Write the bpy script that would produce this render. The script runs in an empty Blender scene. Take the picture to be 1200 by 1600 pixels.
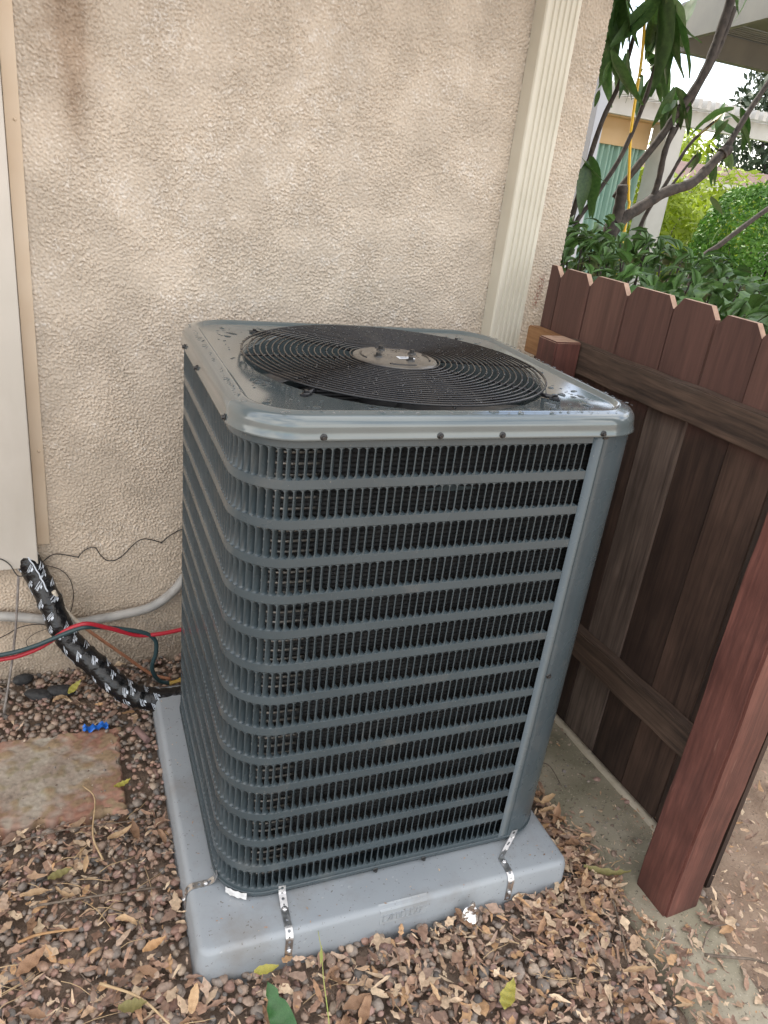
import bpy, bmesh, math, random
import numpy as np
from mathutils import Matrix, Vector
R = math.radians
rng = np.random.default_rng(7)
random.seed(7)
scene = bpy.context.scene
col = scene.collection

# ------------------------------------------------------------------ camera, sky, sun, exposure
cd = bpy.data.cameras.new('camera'); cam = bpy.data.objects.new('camera', cd); col.objects.link(cam)
cam.matrix_world = Matrix(((0.90921, 0.06889, -0.41061, 0.0), (-0.39991, 0.41887, -0.81525, -2.2369),
                           (0.11583, 0.90543, 0.40838, 1.6118), (0, 0, 0, 1)))
cd.sensor_fit = 'VERTICAL'; cd.sensor_height = 32.0; cd.sensor_width = 24.0; cd.lens = 24.005
cd.clip_start = 0.02; cd.clip_end = 500
scene.camera = cam
SUN_EL, SUN_AZ = R(46), R(-5)          # azimuth from +y towards +x: the sun stands behind the house
sun_dir = Vector((math.sin(SUN_AZ)*math.cos(SUN_EL), math.cos(SUN_AZ)*math.cos(SUN_EL), math.sin(SUN_EL)))
world = bpy.data.worlds.new('World'); scene.world = world; world.use_nodes = True
wn = world.node_tree; wn.nodes.clear()
def wnode(t, **kw):
    n = wn.nodes.new(t)
    for k, v in kw.items(): setattr(n, k, v)
    return n
wo = wnode('ShaderNodeOutputWorld'); wb = wnode('ShaderNodeBackground'); wb.inputs['Strength'].default_value = 0.12
sky = wnode('ShaderNodeTexSky', sky_type='NISHITA', sun_disc=False, sun_elevation=SUN_EL, sun_rotation=SUN_AZ, dust_density=1.5)
tc = wnode('ShaderNodeTexCoord'); cn = wnode('ShaderNodeTexNoise'); cn.inputs['Scale'].default_value = 2.6
cn.inputs['Detail'].default_value = 6; cn.inputs['Roughness'].default_value = 0.62
cr = wnode('ShaderNodeValToRGB'); cr.color_ramp.elements[0].position = 0.37; cr.color_ramp.elements[1].position = 0.62
mx = wnode('ShaderNodeMix', data_type='RGBA'); mx.inputs[7].default_value = (8.8, 8.3, 7.6, 1)
wn.links.new(tc.outputs['Generated'], cn.inputs['Vector']); wn.links.new(cn.outputs['Fac'], cr.inputs['Fac'])
wn.links.new(cr.outputs['Color'], mx.inputs[0]); wn.links.new(sky.outputs['Color'], mx.inputs[6])
wn.links.new(mx.outputs[2], wb.inputs['Color']); wn.links.new(wb.outputs['Background'], wo.inputs['Surface'])
sd = bpy.data.lights.new('sun', 'SUN'); sd.energy = 2.1; sd.angle = R(0.6); sd.color = (1.0, 0.93, 0.82)
sun = bpy.data.objects.new('sun', sd); col.objects.link(sun); sun.rotation_euler = sun_dir.to_track_quat('Z', 'Y').to_euler()
vs = scene.view_settings; vs.view_transform = 'Standard'; vs.look = 'None'; vs.gamma = 1.0; vs.exposure = 1.72
vs.use_curve_mapping = False
scene.render.engine = 'CYCLES'; scene.cycles.max_bounces = 8; scene.cycles.use_denoising = True

# ------------------------------------------------------------------ helpers
def tag(o, label=None, cat=None, group=None, kind=None):
    for k, v in (('label', label), ('category', cat), ('group', group), ('kind', kind)):
        if v: o[k] = v
    return o
def empty(name, loc=(0, 0, 0), rz=0.0, parent=None):
    o = bpy.data.objects.new(name, None); col.objects.link(o); o.location = loc; o.rotation_euler = (0, 0, rz)
    o.parent = parent; o.empty_display_size = 0.05
    return o
def link(name, me, parent=None, loc=None, rot=None, scale=None):
    o = bpy.data.objects.new(name, me); col.objects.link(o); o.parent = parent
    if loc is not None: o.location = loc
    if rot is not None: o.rotation_euler = rot
    if scale is not None: o.scale = scale
    return o
def fast_mesh(name, V, Fq, mats=(), smooth=True, colors=None, uvs=None):
    """V (n,3), Fq (m,3|4) numpy."""
    V = np.asarray(V, np.float32); Fq = np.asarray(Fq, np.int32); k = Fq.shape[1]
    me = bpy.data.meshes.new(name); me.vertices.add(len(V)); me.vertices.foreach_set('co', V.ravel())
    me.loops.add(Fq.size); me.loops.foreach_set('vertex_index', Fq.ravel())
    me.polygons.add(len(Fq)); me.polygons.foreach_set('loop_start', np.arange(0, Fq.size, k, dtype=np.int32))
    me.polygons.foreach_set('loop_total', np.full(len(Fq), k, np.int32))
    me.polygons.foreach_set('use_smooth', np.full(len(Fq), smooth))
    if colors is not None:
        a = me.color_attributes.new('Col', 'FLOAT_COLOR', 'POINT')
        c = np.ones((len(V), 4), np.float32); c[:, :3] = colors; a.data.foreach_set('color', c.ravel())
    me.update(calc_edges=True); me.validate()
    for m in mats: me.materials.append(m)
    return me
class MB:
    def __init__(s): s.v = []; s.f = []; s.m = []; s.sm = []
    def add(s, V, F, mi=0, smooth=False):
        o = len(s.v); s.v += [tuple(map(float, a)) for a in V]
        for f in F: s.f.append([i+o for i in f]); s.m.append(mi); s.sm.append(smooth)
        return s
    def box(s, lo, hi, ch=0.0, mi=0):
        lo = list(lo); hi = list(hi)
        if ch <= 0:
            V = [(x, y, z) for x in (lo[0], hi[0]) for y in (lo[1], hi[1]) for z in (lo[2], hi[2])]
            F = [(0, 1, 3, 2), (4, 6, 7, 5), (0, 4, 5, 1), (2, 3, 7, 6), (0, 2, 6, 4), (1, 5, 7, 3)]
            return s.add(V, F, mi)
        bm = bmesh.new(); bmesh.ops.create_cube(bm, size=1)
        for v in bm.verts:
            for i in range(3): v.co[i] = lo[i] if v.co[i] < 0 else hi[i]
        bmesh.ops.bevel(bm, geom=bm.edges[:], offset=ch, segments=2, profile=0.6, affect='EDGES')
        bm.verts.index_update()
        s.add([v.co[:] for v in bm.verts], [[v.index for v in f.verts] for f in bm.faces], mi); bm.free(); return s
    def tube(s, pts, r, n=8, mi=0, cap=True, smooth=True):
        P = [Vector(p) for p in pts]; rs = r if hasattr(r, '__len__') else [r]*len(P)
        t0 = (P[1]-P[0]).normalized(); a = Vector((0, 0, 1)) if abs(t0.z) < .9 else Vector((1, 0, 0))
        u = t0.cross(a).normalized(); V = []; F = []
        for i, q in enumerate(P):
            t = (P[min(i+1, len(P)-1)]-P[max(i-1, 0)]).normalized()
            u = (u - t*u.dot(t)).normalized(); w = t.cross(u)
            for k in range(n):
                an = 2*math.pi*k/n; V.append(q+(u*math.cos(an)+w*math.sin(an))*rs[i])
        for i in range(len(P)-1):
            for k in range(n): F.append((i*n+k, i*n+(k+1) % n, (i+1)*n+(k+1) % n, (i+1)*n+k))
        s.add(V, F, mi, smooth)
        if cap:
            o = len(s.v)-len(V); s.f.append([o+k for k in range(n)][::-1]); s.m.append(mi); s.sm.append(False)
            s.f.append([o+(len(P)-1)*n+k for k in range(n)]); s.m.append(mi); s.sm.append(False)
        return s
    def lathe(s, prof, n=24, c=(0, 0, 0), mi=0, smooth=True, axis='z'):
        V = []; F = []
        for (r, h) in prof:
            for k in range(n):
                a = 2*math.pi*k/n
                p = (r*math.cos(a), r*math.sin(a), h)
                if axis == 'y': p = (p[0], -p[2], p[1])
                if axis == 'x': p = (-p[2], p[0], p[1])
                V.append((p[0]+c[0], p[1]+c[1], p[2]+c[2]))
        for i in range(len(prof)-1):
            for k in range(n): F.append((i*n+k, i*n+(k+1) % n, (i+1)*n+(k+1) % n, (i+1)*n+k))
        return s.add(V, F, mi, smooth)
    def mesh(s, name, mats):
        me = bpy.data.meshes.new(name); me.from_pydata(s.v, [], s.f)
        me.polygons.foreach_set('material_index', s.m); me.polygons.foreach_set('use_smooth', s.sm)
        for m in (mats if isinstance(mats, (list, tuple)) else [mats]): me.materials.append(m)
        bm = bmesh.new(); bm.from_mesh(me); bmesh.ops.recalc_face_normals(bm, faces=bm.faces[:]); bm.to_mesh(me); bm.free()
        me.update(); return me
    def build(s, name, mats, parent=None, loc=None, rot=None):
        return link(name, s.mesh(name, mats), parent, loc, rot)
def spline(pts, n=8):
    P = [np.array(p, float) for p in pts]; P = [2*P[0]-P[1]]+P+[2*P[-1]-P[-2]]; out = []
    for i in range(1, len(P)-2):
        for k in range(n):
            t = k/n; a, b, c, d = P[i-1:i+3]
            out.append(.5*((2*b)+(-a+c)*t+(2*a-5*b+4*c-d)*t*t+(-a+3*b-3*c+d)*t**3))
    out.append(P[-2]); return [tuple(o) for o in out]
def fnoise(nx, ny, lo, hi, seed=0, ax=1.0, ay=1.0):
    """band-passed random field on a periodic grid, wavelengths between lo and hi samples, unit variance"""
    g = np.random.default_rng(seed); f = np.fft.rfft2(g.standard_normal((ny, nx)))
    ky = np.fft.fftfreq(ny)[:, None]*ay; kx = np.fft.rfftfreq(nx)[None, :]*ax; k = np.sqrt(kx*kx+ky*ky)+1e-9
    f *= np.exp(-(np.log(k*math.sqrt(lo*hi))/(.5*math.log(hi/lo)+.12))**2)
    h = np.fft.irfft2(f, (ny, nx)); return h/h.std()

# ------------------------------------------------------------------ materials
def mat(name, c1, c2=None, scale=20, rough=0.6, rough2=None, metal=0.0, bump=0.0, bscale=80, stretch=(1, 1, 1), attr=None,
        spec=0.5, detail=4, vary=0.0, ramp=(0.35, 0.65), bdist=0.002, coat=0.0, trans=0.0):
    m = bpy.data.materials.new(name); m.use_nodes = True; nt = m.node_tree; b = nt.nodes['Principled BSDF']
    L = nt.links.new
    b.inputs['Roughness'].default_value = rough; b.inputs['Metallic'].default_value = metal
    b.inputs['Specular IOR Level'].default_value = spec; b.inputs['Coat Weight'].default_value = coat
    b.inputs['Coat Roughness'].default_value = 0.12
    b.inputs['Base Color'].default_value = (*c1, 1)
    t = nt.nodes.new('ShaderNodeTexCoord'); mp = nt.nodes.new('ShaderNodeMapping'); mp.inputs['Scale'].default_value = stretch
    L(t.outputs['Object'], mp.inputs['Vector'])
    if vary or True:
        oi = nt.nodes.new('ShaderNodeObjectInfo'); vm = nt.nodes.new('ShaderNodeVectorMath'); vm.operation = 'MULTIPLY_ADD'
        L(oi.outputs['Random'], vm.inputs[0]); vm.inputs[1].default_value = (7.3, 5.1, 9.7); L(mp.outputs['Vector'], vm.inputs[2])
        vec = vm.outputs['Vector']
    out = None
    if attr:
        a = nt.nodes.new('ShaderNodeAttribute'); a.attribute_name = attr; out = a.outputs['Color']
    if c2 is not None:
        n = nt.nodes.new('ShaderNodeTexNoise'); n.inputs['Scale'].default_value = scale; n.inputs['Detail'].default_value = detail
        L(vec, n.inputs['Vector'])
        r = nt.nodes.new('ShaderNodeValToRGB'); r.color_ramp.elements[0].position = ramp[0]; r.color_ramp.elements[1].position = ramp[1]
        r.color_ramp.elements[0].color = (*c1, 1); r.color_ramp.elements[1].color = (*c2, 1); L(n.outputs['Fac'], r.inputs['Fac'])
        if out is None: out = r.outputs['Color']
        else:
            mm = nt.nodes.new('ShaderNodeMix'); mm.data_type = 'RGBA'; mm.blend_type = 'MULTIPLY'; mm.inputs[0].default_value = 1
            L(out, mm.inputs[6]); L(r.outputs['Color'], mm.inputs[7]); out = mm.outputs[2]
        if rough2 is not None:
            rr = nt.nodes.new('ShaderNodeMapRange'); L(n.outputs['Fac'], rr.inputs[0]); rr.inputs[1].default_value = .3; rr.inputs[2].default_value = .7
            rr.inputs[3].default_value = rough; rr.inputs[4].default_value = rough2; L(rr.outputs[0], b.inputs['Roughness'])
    if vary and out is not None:
        hs = nt.nodes.new('ShaderNodeHueSaturation'); mr = nt.nodes.new('ShaderNodeMapRange'); L(oi.outputs['Random'], mr.inputs[0])
        mr.inputs[3].default_value = 1-vary; mr.inputs[4].default_value = 1+vary; L(mr.outputs[0], hs.inputs['Value']); L(out, hs.inputs['Color']); out = hs.outputs['Color']
    if out is not None: L(out, b.inputs['Base Color'])
    if bump:
        n2 = nt.nodes.new('ShaderNodeTexNoise'); n2.inputs['Scale'].default_value = bscale; n2.inputs['Detail'].default_value = 5
        L(vec, n2.inputs['Vector']); bp = nt.nodes.new('ShaderNodeBump'); bp.inputs['Strength'].default_value = bump; bp.inputs['Distance'].default_value = bdist
        L(n2.outputs['Fac'], bp.inputs['Height']); L(bp.outputs['Normal'], b.inputs['Normal'])
    if trans:
        tr = nt.nodes.new('ShaderNodeBsdfTranslucent'); ms = nt.nodes.new('ShaderNodeMixShader'); ms.inputs[0].default_value = trans
        if out is not None: L(out, tr.inputs['Color'])
        else: tr.inputs['Color'].default_value = (*c1, 1)
        L(b.outputs[0], ms.inputs[1]); L(tr.outputs[0], ms.inputs[2]); L(ms.outputs[0], nt.nodes['Material Output'].inputs['Surface'])
    return m
def wood(name, c1, c2, axis='z', rings=26, rough=0.7, knot=True, bump=0.4, split=None):
    """long-grain wood; split=(z, colour_a, colour_b, noise) gives a stain that stops at a height"""
    m = bpy.data.materials.new(name); m.use_nodes = True; nt = m.node_tree; b = nt.nodes['Principled BSDF']; L = nt.links.new
    N = nt.nodes.new
    t = N('ShaderNodeTexCoord'); oi = N('ShaderNodeObjectInfo'); mp = N('ShaderNodeMapping')
    st = {'x': (.06, 1, 1), 'y': (1, .06, 1), 'z': (1, 1, .06)}[axis]; mp.inputs['Scale'].default_value = st
    L(t.outputs['Object'], mp.inputs['Vector'])
    vm = N('ShaderNodeVectorMath'); vm.operation = 'MULTIPLY_ADD'; L(oi.outputs['Random'], vm.inputs[0]); vm.inputs[1].default_value = (3.3, 5.1, 2.7); L(mp.outputs['Vector'], vm.inputs[2])
    n1 = N('ShaderNodeTexNoise'); n1.inputs['Scale'].default_value = rings; n1.inputs['Detail'].default_value = 6; n1.inputs['Roughness'].default_value = .65; n1.inputs['Distortion'].default_value = .6
    L(vm.outputs['Vector'], n1.inputs['Vector'])
    n2 = N('ShaderNodeTexNoise'); n2.inputs['Scale'].default_value = 6; n2.inputs['Detail'].default_value = 3
    vm2 = N('ShaderNodeVectorMath'); vm2.operation = 'MULTIPLY_ADD'; L(oi.outputs['Random'], vm2.inputs[0]); vm2.inputs[1].default_value = (9.3, 4.1, 7.7); L(t.outputs['Object'], vm2.inputs[2]); L(vm2.outputs['Vector'], n2.inputs['Vector'])
    n3 = N('ShaderNodeTexNoise'); n3.inputs['Scale'].default_value = rings*5; n3.inputs['Detail'].default_value = 3; L(vm.outputs['Vector'], n3.inputs['Vector'])
    r = N('ShaderNodeValToRGB'); r.color_ramp.elements[0].position = .32; r.color_ramp.elements[1].position = .68
    r.color_ramp.elements[0].color = (*c1, 1); r.color_ramp.elements[1].color = (*c2, 1)
    ad = N('ShaderNodeMath'); ad.operation = 'MULTIPLY_ADD'; L(n3.outputs['Fac'], ad.inputs[0]); ad.inputs[1].default_value = .35
    ad2 = N('ShaderNodeMath'); ad2.operation = 'MULTIPLY_ADD'; L(n1.outputs['Fac'], ad2.inputs[0]); ad2.inputs[1].default_value = .75; ad2.inputs[2].default_value = -.06
    L(ad2.outputs[0], ad.inputs[2]); L(ad.outputs[0], r.inputs['Fac']); out = r.outputs['Color']
    mm = N('ShaderNodeMix'); mm.data_type = 'RGBA'; mm.blend_type = 'MULTIPLY'; mm.inputs[0].default_value = .8
    r2 = N('ShaderNodeValToRGB'); r2.color_ramp.elements[0].position = .3; r2.color_ramp.elements[1].position = .7
    r2.color_ramp.elements[0].color = (.55, .5, .48, 1); r2.color_ramp.elements[1].color = (1.15, 1.12, 1.1, 1); L(n2.outputs['Fac'], r2.inputs['Fac'])
    L(out, mm.inputs[6]); L(r2.outputs['Color'], mm.inputs[7]); out = mm.outputs[2]
    if knot:
        vo = N('ShaderNodeTexVoronoi'); vo.inputs['Scale'].default_value = 3.1
        mk = N('ShaderNodeMapping'); mk.inputs['Scale'].default_value = {'x': (.55, 1, 1), 'y': (1, .55, 1), 'z': (1, 1, .55)}[axis]
        L(vm2.outputs['Vector'], mk.inputs['Vector']); L(mk.outputs['Vector'], vo.inputs['Vector'])
        rk = N('ShaderNodeValToRGB'); rk.color_ramp.elements[0].position = .05; rk.color_ramp.elements[1].position = .12
        rk.color_ramp.elements[0].color = (.3, .25, .22, 1); rk.color_ramp.elements[1].color = (1, 1, 1, 1); L(vo.outputs['Distance'], rk.inputs['Fac'])
        mk2 = N('ShaderNodeMix'); mk2.data_type = 'RGBA'; mk2.blend_type = 'MULTIPLY'; mk2.inputs[0].default_value = 1; L(out, mk2.inputs[6]); L(rk.outputs['Color'], mk2.inputs[7]); out = mk2.outputs[2]
    if split:
        z0, ca, cb = split; sx = N('ShaderNodeSeparateXYZ'); L(t.outputs['Object'], sx.inputs[0])
        az = N('ShaderNodeMath'); az.operation = 'MULTIPLY_ADD'; L(n2.outputs['Fac'], az.inputs[0]); az.inputs[1].default_value = .12; L(sx.outputs['Z'], az.inputs[2])
        mr = N('ShaderNodeMapRange'); L(az.outputs[0], mr.inputs[0]); mr.inputs[1].default_value = z0+.04; mr.inputs[2].default_value = z0+.09
        r3 = N('ShaderNodeValToRGB'); r3.color_ramp.elements[0].position = .3; r3.color_ramp.elements[1].position = .7; r3.color_ramp.elements[0].color = (*ca, 1); r3.color_ramp.elements[1].color = (*cb, 1); L(ad.outputs[0], r3.inputs['Fac'])
        ms = N('ShaderNodeMix'); ms.data_type = 'RGBA'; L(mr.outputs[0], ms.inputs[0]); L(out, ms.inputs[6]); L(r3.outputs['Color'], ms.inputs[7]); out = ms.outputs[2]
    L(out, b.inputs['Base Color']); b.inputs['Roughness'].default_value = rough
    bp = N('ShaderNodeBump'); bp.inputs['Strength'].default_value = bump; bp.inputs['Distance'].default_value = .003
    L(ad.outputs[0], bp.inputs['Height']); L(bp.outputs['Normal'], b.inputs['Normal'])
    return m
def grime(m, colr, scale, lo, hi, fac, detail=8, stretch=(1, 1, 1)):
    """patches of dirt with a shape of their own over an existing material"""
    nt = m.node_tree; b = nt.nodes['Principled BSDF']; L = nt.links.new; N = nt.nodes.new
    t = N('ShaderNodeTexCoord'); mp = N('ShaderNodeMapping'); mp.inputs['Scale'].default_value = stretch; mp.inputs['Location'].default_value = (scale*.37, .7, 1.3); L(t.outputs['Object'], mp.inputs['Vector'])
    n = N('ShaderNodeTexNoise'); n.inputs['Scale'].default_value = scale; n.inputs['Detail'].default_value = detail; n.inputs['Roughness'].default_value = .65; L(mp.outputs['Vector'], n.inputs['Vector'])
    r = N('ShaderNodeMapRange'); r.inputs[1].default_value = lo; r.inputs[2].default_value = hi; r.inputs[4].default_value = fac; L(n.outputs['Fac'], r.inputs[0])
    mm = N('ShaderNodeMix'); mm.data_type = 'RGBA'; mm.inputs[7].default_value = (*colr, 1); L(r.outputs[0], mm.inputs[0])
    src = b.inputs['Base Color'].links[0].from_socket if b.inputs['Base Color'].links else None
    if src: L(src, mm.inputs[6])
    else: mm.inputs[6].default_value = b.inputs['Base Color'].default_value
    L(mm.outputs[2], b.inputs['Base Color'])
    return m
M = {}
M['stucco'] = mat('stucco', (.86, .86, .86), (1, 1, 1), 9, .9, attr='Col', bump=.5, bscale=190, bdist=.0016, spec=.25)
M['house_plain'] = mat('house_plain', (.55, .475, .39), (.62, .54, .45), 4, .9, bump=1.0, bscale=85, bdist=.006)
M['roof'] = mat('roof_shingle', (.12, .09, .08), (.2, .15, .13), 12, .9, bump=.6, bscale=40)
M['cream'] = mat('cream_paint', (.56, .53, .44), (.62, .59, .50), 6, .45, bump=.05, bscale=90)
M['cover'] = mat('cover_paint', (.52, .485, .43), (.58, .54, .485), 5, .5, bump=.05, bscale=60)
M['flange'] = mat('flange_paint', (.60, .47, .34), (.66, .54, .41), 5, .55)
M['paint'] = mat('unit_paint', (.052, .070, .080), (.062, .082, .093), 7, .22, rough2=.32, bump=.03, bscale=500, bdist=.0005, spec=.5)
M['lid'] = mat('lid_paint', (.085, .108, .114), (.10, .124, .130), 6, .10, rough2=.19, bump=.03, bscale=60, bdist=.0008, coat=.9)
M['black'] = mat('black_wire', (.012, .012, .014), rough=.22, spec=.5)
M['bolt'] = mat('bolt_black', (.010, .010, .011), (.03, .03, .03), 400, .4)
M['coil'] = mat('coil_fins', (.02, .022, .024), (.035, .036, .038), 30, .5, metal=.3)
M['tube'] = mat('coil_tube', (.32, .30, .27), (.45, .42, .38), 60, .4, metal=.8)
M['blade'] = mat('blade_grey', (.05, .052, .055), (.09, .09, .09), 8, .35, metal=.4)
M['plate'] = mat('motor_plate', (.10, .092, .082), (.15, .138, .12), 30, .25, metal=.2, bump=.1, bscale=150)
M['sticker'] = mat('white_sticker', (.75, .78, .82), rough=.5)
M['print'] = mat('grey_print', (.25, .27, .3), rough=.6)
M['pad'] = mat('pad_plastic', (.275, .302, .328), (.32, .348, .372), 3.5, .42, rough2=.55, bump=.12, bscale=220, bdist=.0008)
M['zinc'] = mat('zinc_strap', (.55, .55, .55), (.75, .75, .76), 60, .28, rough2=.45, metal=1.0)
M['tapew'] = mat('white_tape', (.62, .62, .62), (.8, .8, .8), 90, .5, bump=.6, bscale=120)
M['vinyl'] = mat('black_vinyl', (.008, .008, .009), rough=.24, bump=.7, bscale=55, bdist=.006)
M['vprint'] = mat('white_print', (.48, .53, .60), (.70, .75, .82), 120, .4)
M['red'] = mat('red_rubber', (.42, .02, .035), rough=.35)
M['green'] = mat('green_rubber', (.028, .058, .065), rough=.4)
M['copper'] = mat('copper', (.62, .30, .18), (.52, .24, .14), 60, .35, metal=.35)
M['whitefoam'] = mat('white_foam', (.62, .55, .45), rough=.7)
M['conduit'] = mat('grey_conduit', (.36, .35, .33), (.46, .44, .41), 14, .5)
M['brass'] = mat('brass', (.70, .46, .12), (.8, .58, .2), 80, .35, metal=.7)
M['wire'] = mat('dark_wire', (.03, .028, .026), rough=.6)
M['rodgrey'] = mat('grey_rod', (.16, .14, .13), (.30, .27, .25), 40, .7)
M['paver'] = mat('paver_concrete', (.21, .165, .14), (.29, .26, .225), 9, .85, bump=.5, bscale=130, attr='Col')
M['blue'] = mat('blue_tape', (.02, .16, .62), rough=.4)
M['rust'] = mat('rusty_pipe', (.20, .12, .11), (.26, .17, .15), 60, .7, bump=.4, bscale=200)
M['darkrock'] = mat('dark_rock', (.02, .02, .022), (.05, .05, .05), 90, .8, bump=.8, bscale=150)
M['foil'] = mat('foil', (.75, .73, .72), rough=.25, metal=1.0, bump=.6, bscale=120)
M['soil'] = mat('soil', (.16, .115, .085), (.27, .20, .15), 30, .95, bump=.8, bscale=160, bdist=.006, detail=8)
M['dirt'] = mat('dry_dirt', (.27, .19, .135), (.34, .25, .18), 14, .95, bump=.8, bscale=140, bdist=.004, detail=8)
M['pebble'] = mat('pebble', (.8, .8, .8), (1.1, 1.1, 1.1), 160, .62, attr='Col', bump=.15, bscale=400, bdist=.0006, vary=.0)
M['litter'] = mat('dry_leaf', (.78, .78, .78), (1.1, 1.1, 1.1), 120, .7, attr='Col', bump=.3, bscale=220, bdist=.001, trans=.12)
M['straw'] = mat('straw', (.42, .29, .16), (.52, .38, .22), 40, .7)
M['twig'] = mat('twig', (.10, .075, .055), (.19, .15, .115), 60, .8, bump=.4, bscale=200)
M['leaf_brown'] = mat('leaf_brown', (.30, .17, .10), (.44, .27, .16), 60, .65, vary=.25, trans=.15, bump=.3, bscale=160)
M['leaf_tan'] = mat('leaf_tan', (.47, .30, .16), (.60, .42, .25), 60, .6, vary=.2, trans=.15, bump=.3, bscale=160)
M['leaf_orange'] = mat('leaf_orange', (.46, .25, .11), (.55, .34, .17), 50, .55, vary=.1, trans=.15)
M['leaf_yellow'] = mat('leaf_yellow', (.52, .42, .08), (.28, .30, .07), 45, .5, trans=.2)
M['leaf_green'] = mat('leaf_green', (.035, .11, .03), (.055, .15, .045), 60, .35, trans=.15)
M['leaf_olive'] = mat('leaf_olive', (.20, .18, .06), (.28, .24, .10), 60, .6, trans=.15)
M['concrete'] = mat('footing_concrete', (.225, .205, .14), (.36, .32, .24), 7, .9, bump=.5, bscale=180, detail=6)
M['lip'] = mat('concrete_lip', (.42, .37, .28), (.52, .46, .36), 20, .9, bump=.4, bscale=160)
RED_A, RED_B = (.055, .026, .021), (.125, .060, .047)
M['picket'] = wood('picket_stain', (.016, .009, .007), (.075, .045, .033), 'z', split=(1.12, RED_A, RED_B))
M['picket_grey'] = wood('picket_weathered', (.055, .040, .033), (.215, .165, .138), 'z', split=(1.12, RED_A, RED_B))
M['picket_brown'] = wood('picket_brown', (.030, .017, .012), (.125, .076, .056), 'z', split=(1.12, (.07, .034, .027), (.15, .075, .058)))
M['endgrain'] = mat('cut_wood_end', (.34, .22, .16), (.44, .30, .22), 60, .8, bump=.3, bscale=200)
M['rail'] = wood('rail_weathered', (.020, .014, .011), (.15, .10, .072), 'y', rings=30, bump=.7)
M['rail_fresh'] = wood('rail_fresh', (.23, .11, .045), (.42, .24, .11), 'y', rings=30)
M['post_red'] = wood('post_red', (.075, .028, .024), (.20, .080, .062), 'z', rings=30, rough=.55, knot=False)
M['bark'] = mat('bark', (.022, .018, .016), (.058, .047, .04), 40, .85, bump=.8, bscale=90)
M['tleaf'] = mat('tree_leaf', (.028, .075, .016), (.055, .12, .028), 20, .38, vary=.35, trans=.22)
M['tleaf_y'] = mat('tree_leaf_old', (.30, .22, .03), (.20, .14, .03), 12, .45, trans=.2)
M['sleaf'] = mat('shrub_leaf', (.035, .09, .02), (.085, .17, .04), 60, .48, spec=.35, vary=.35, trans=.15)
M['lime'] = mat('lime_leaf', (.25, .34, .02), (.36, .45, .04), 3, .5, vary=.1, trans=.3)
M['hedge'] = mat('hedge_leaf', (.07, .19, .025), (.14, .31, .045), 4, .5, trans=.25)
M['fartree'] = mat('far_leaf', (.018, .035, .016), (.04, .065, .035), 2, .6, trans=.1)
M['white'] = mat('white_paint', (.50, .50, .49), (.56, .56, .55), 5, .5)
M['beam'] = mat('beam_paint', (.085, .088, .075), (.12, .12, .10), 4, .55)
M['bluepost'] = mat('pale_post', (.42, .46, .52), rough=.5)
M['soffit'] = mat('tan_soffit', (.55, .38, .20), (.6, .43, .25), 4, .7)
M['curtain'] = mat('teal_curtain', (.26, .42, .37), (.33, .49, .43), 12, .8, stretch=(6, 1, .3))
M['yellow'] = mat('yellow_rod', (.72, .45, .03), rough=.4)
M['farroof'] = mat('far_roof', (.11, .065, .06), (.15, .095, .085), 8, .9)
M['grey_fence'] = mat('grey_fence', (.26, .24, .22), (.33, .31, .28), 10, .85)
M['lawn'] = mat('lawn', (.05, .10, .02), (.08, .14, .03), 3, .9)
grime(M['pad'], (.19, .165, .135), 5, .54, .74, .55); grime(M['pad'], (.12, .10, .085), 130, .66, .72, .8, 2); grime(M['pad'], (.42, .44, .46), 60, .68, .74, .6, 3)
grime(M['paint'], (.20, .185, .165), 9, .56, .80, .30); grime(M['paint'], (.25, .24, .22), 170, .70, .75, .5, 2)
grime(M['cover'], (.40, .35, .29), 3, .52, .75, .45, stretch=(1, 1, .3)); grime(M['cream'], (.38, .34, .27), 5, .55, .78, .4, stretch=(1, 1, .25))
grime(M['concrete'], (.11, .10, .065), 6, .52, .70, .7); grime(M['concrete'], (.07, .055, .04), 90, .62, .68, .8, 3); grime(M['concrete'], (.48, .42, .33), 140, .64, .70, .7, 2)
grime(M['post_red'], (.04, .018, .016), 3.0, .50, .66, .75, stretch=(1, 1, .4)); grime(M['post_red'], (.30, .17, .13), 40, .66, .72, .5, 3, (1, 1, .15))
grime(M['picket'], (.11, .095, .08), 4, .56, .74, .45, stretch=(1, 1, .25)); grime(M['rail'], (.20, .165, .14), 5, .58, .7, .45, stretch=(1, .2, 1))
grime(M['paver'], (.10, .075, .06), 16, .58, .7, .6); grime(M['conduit'], (.2, .17, .14), 12, .55, .7, .6); grime(M['dirt'], (.15, .10, .07), 60, .6, .68, .7, 4); grime(M['dirt'], (.44, .35, .26), 110, .64, .7, .6, 3)
wm = bpy.data.materials.new('water'); wm.use_nodes = True; b_ = wm.node_tree.nodes['Principled BSDF']
b_.inputs['Base Color'].default_value = (1, 1, 1, 1); b_.inputs['Transmission Weight'].default_value = 1; b_.inputs['Roughness'].default_value = .02; b_.inputs['IOR'].default_value = 1.33
M['water'] = wm

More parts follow.
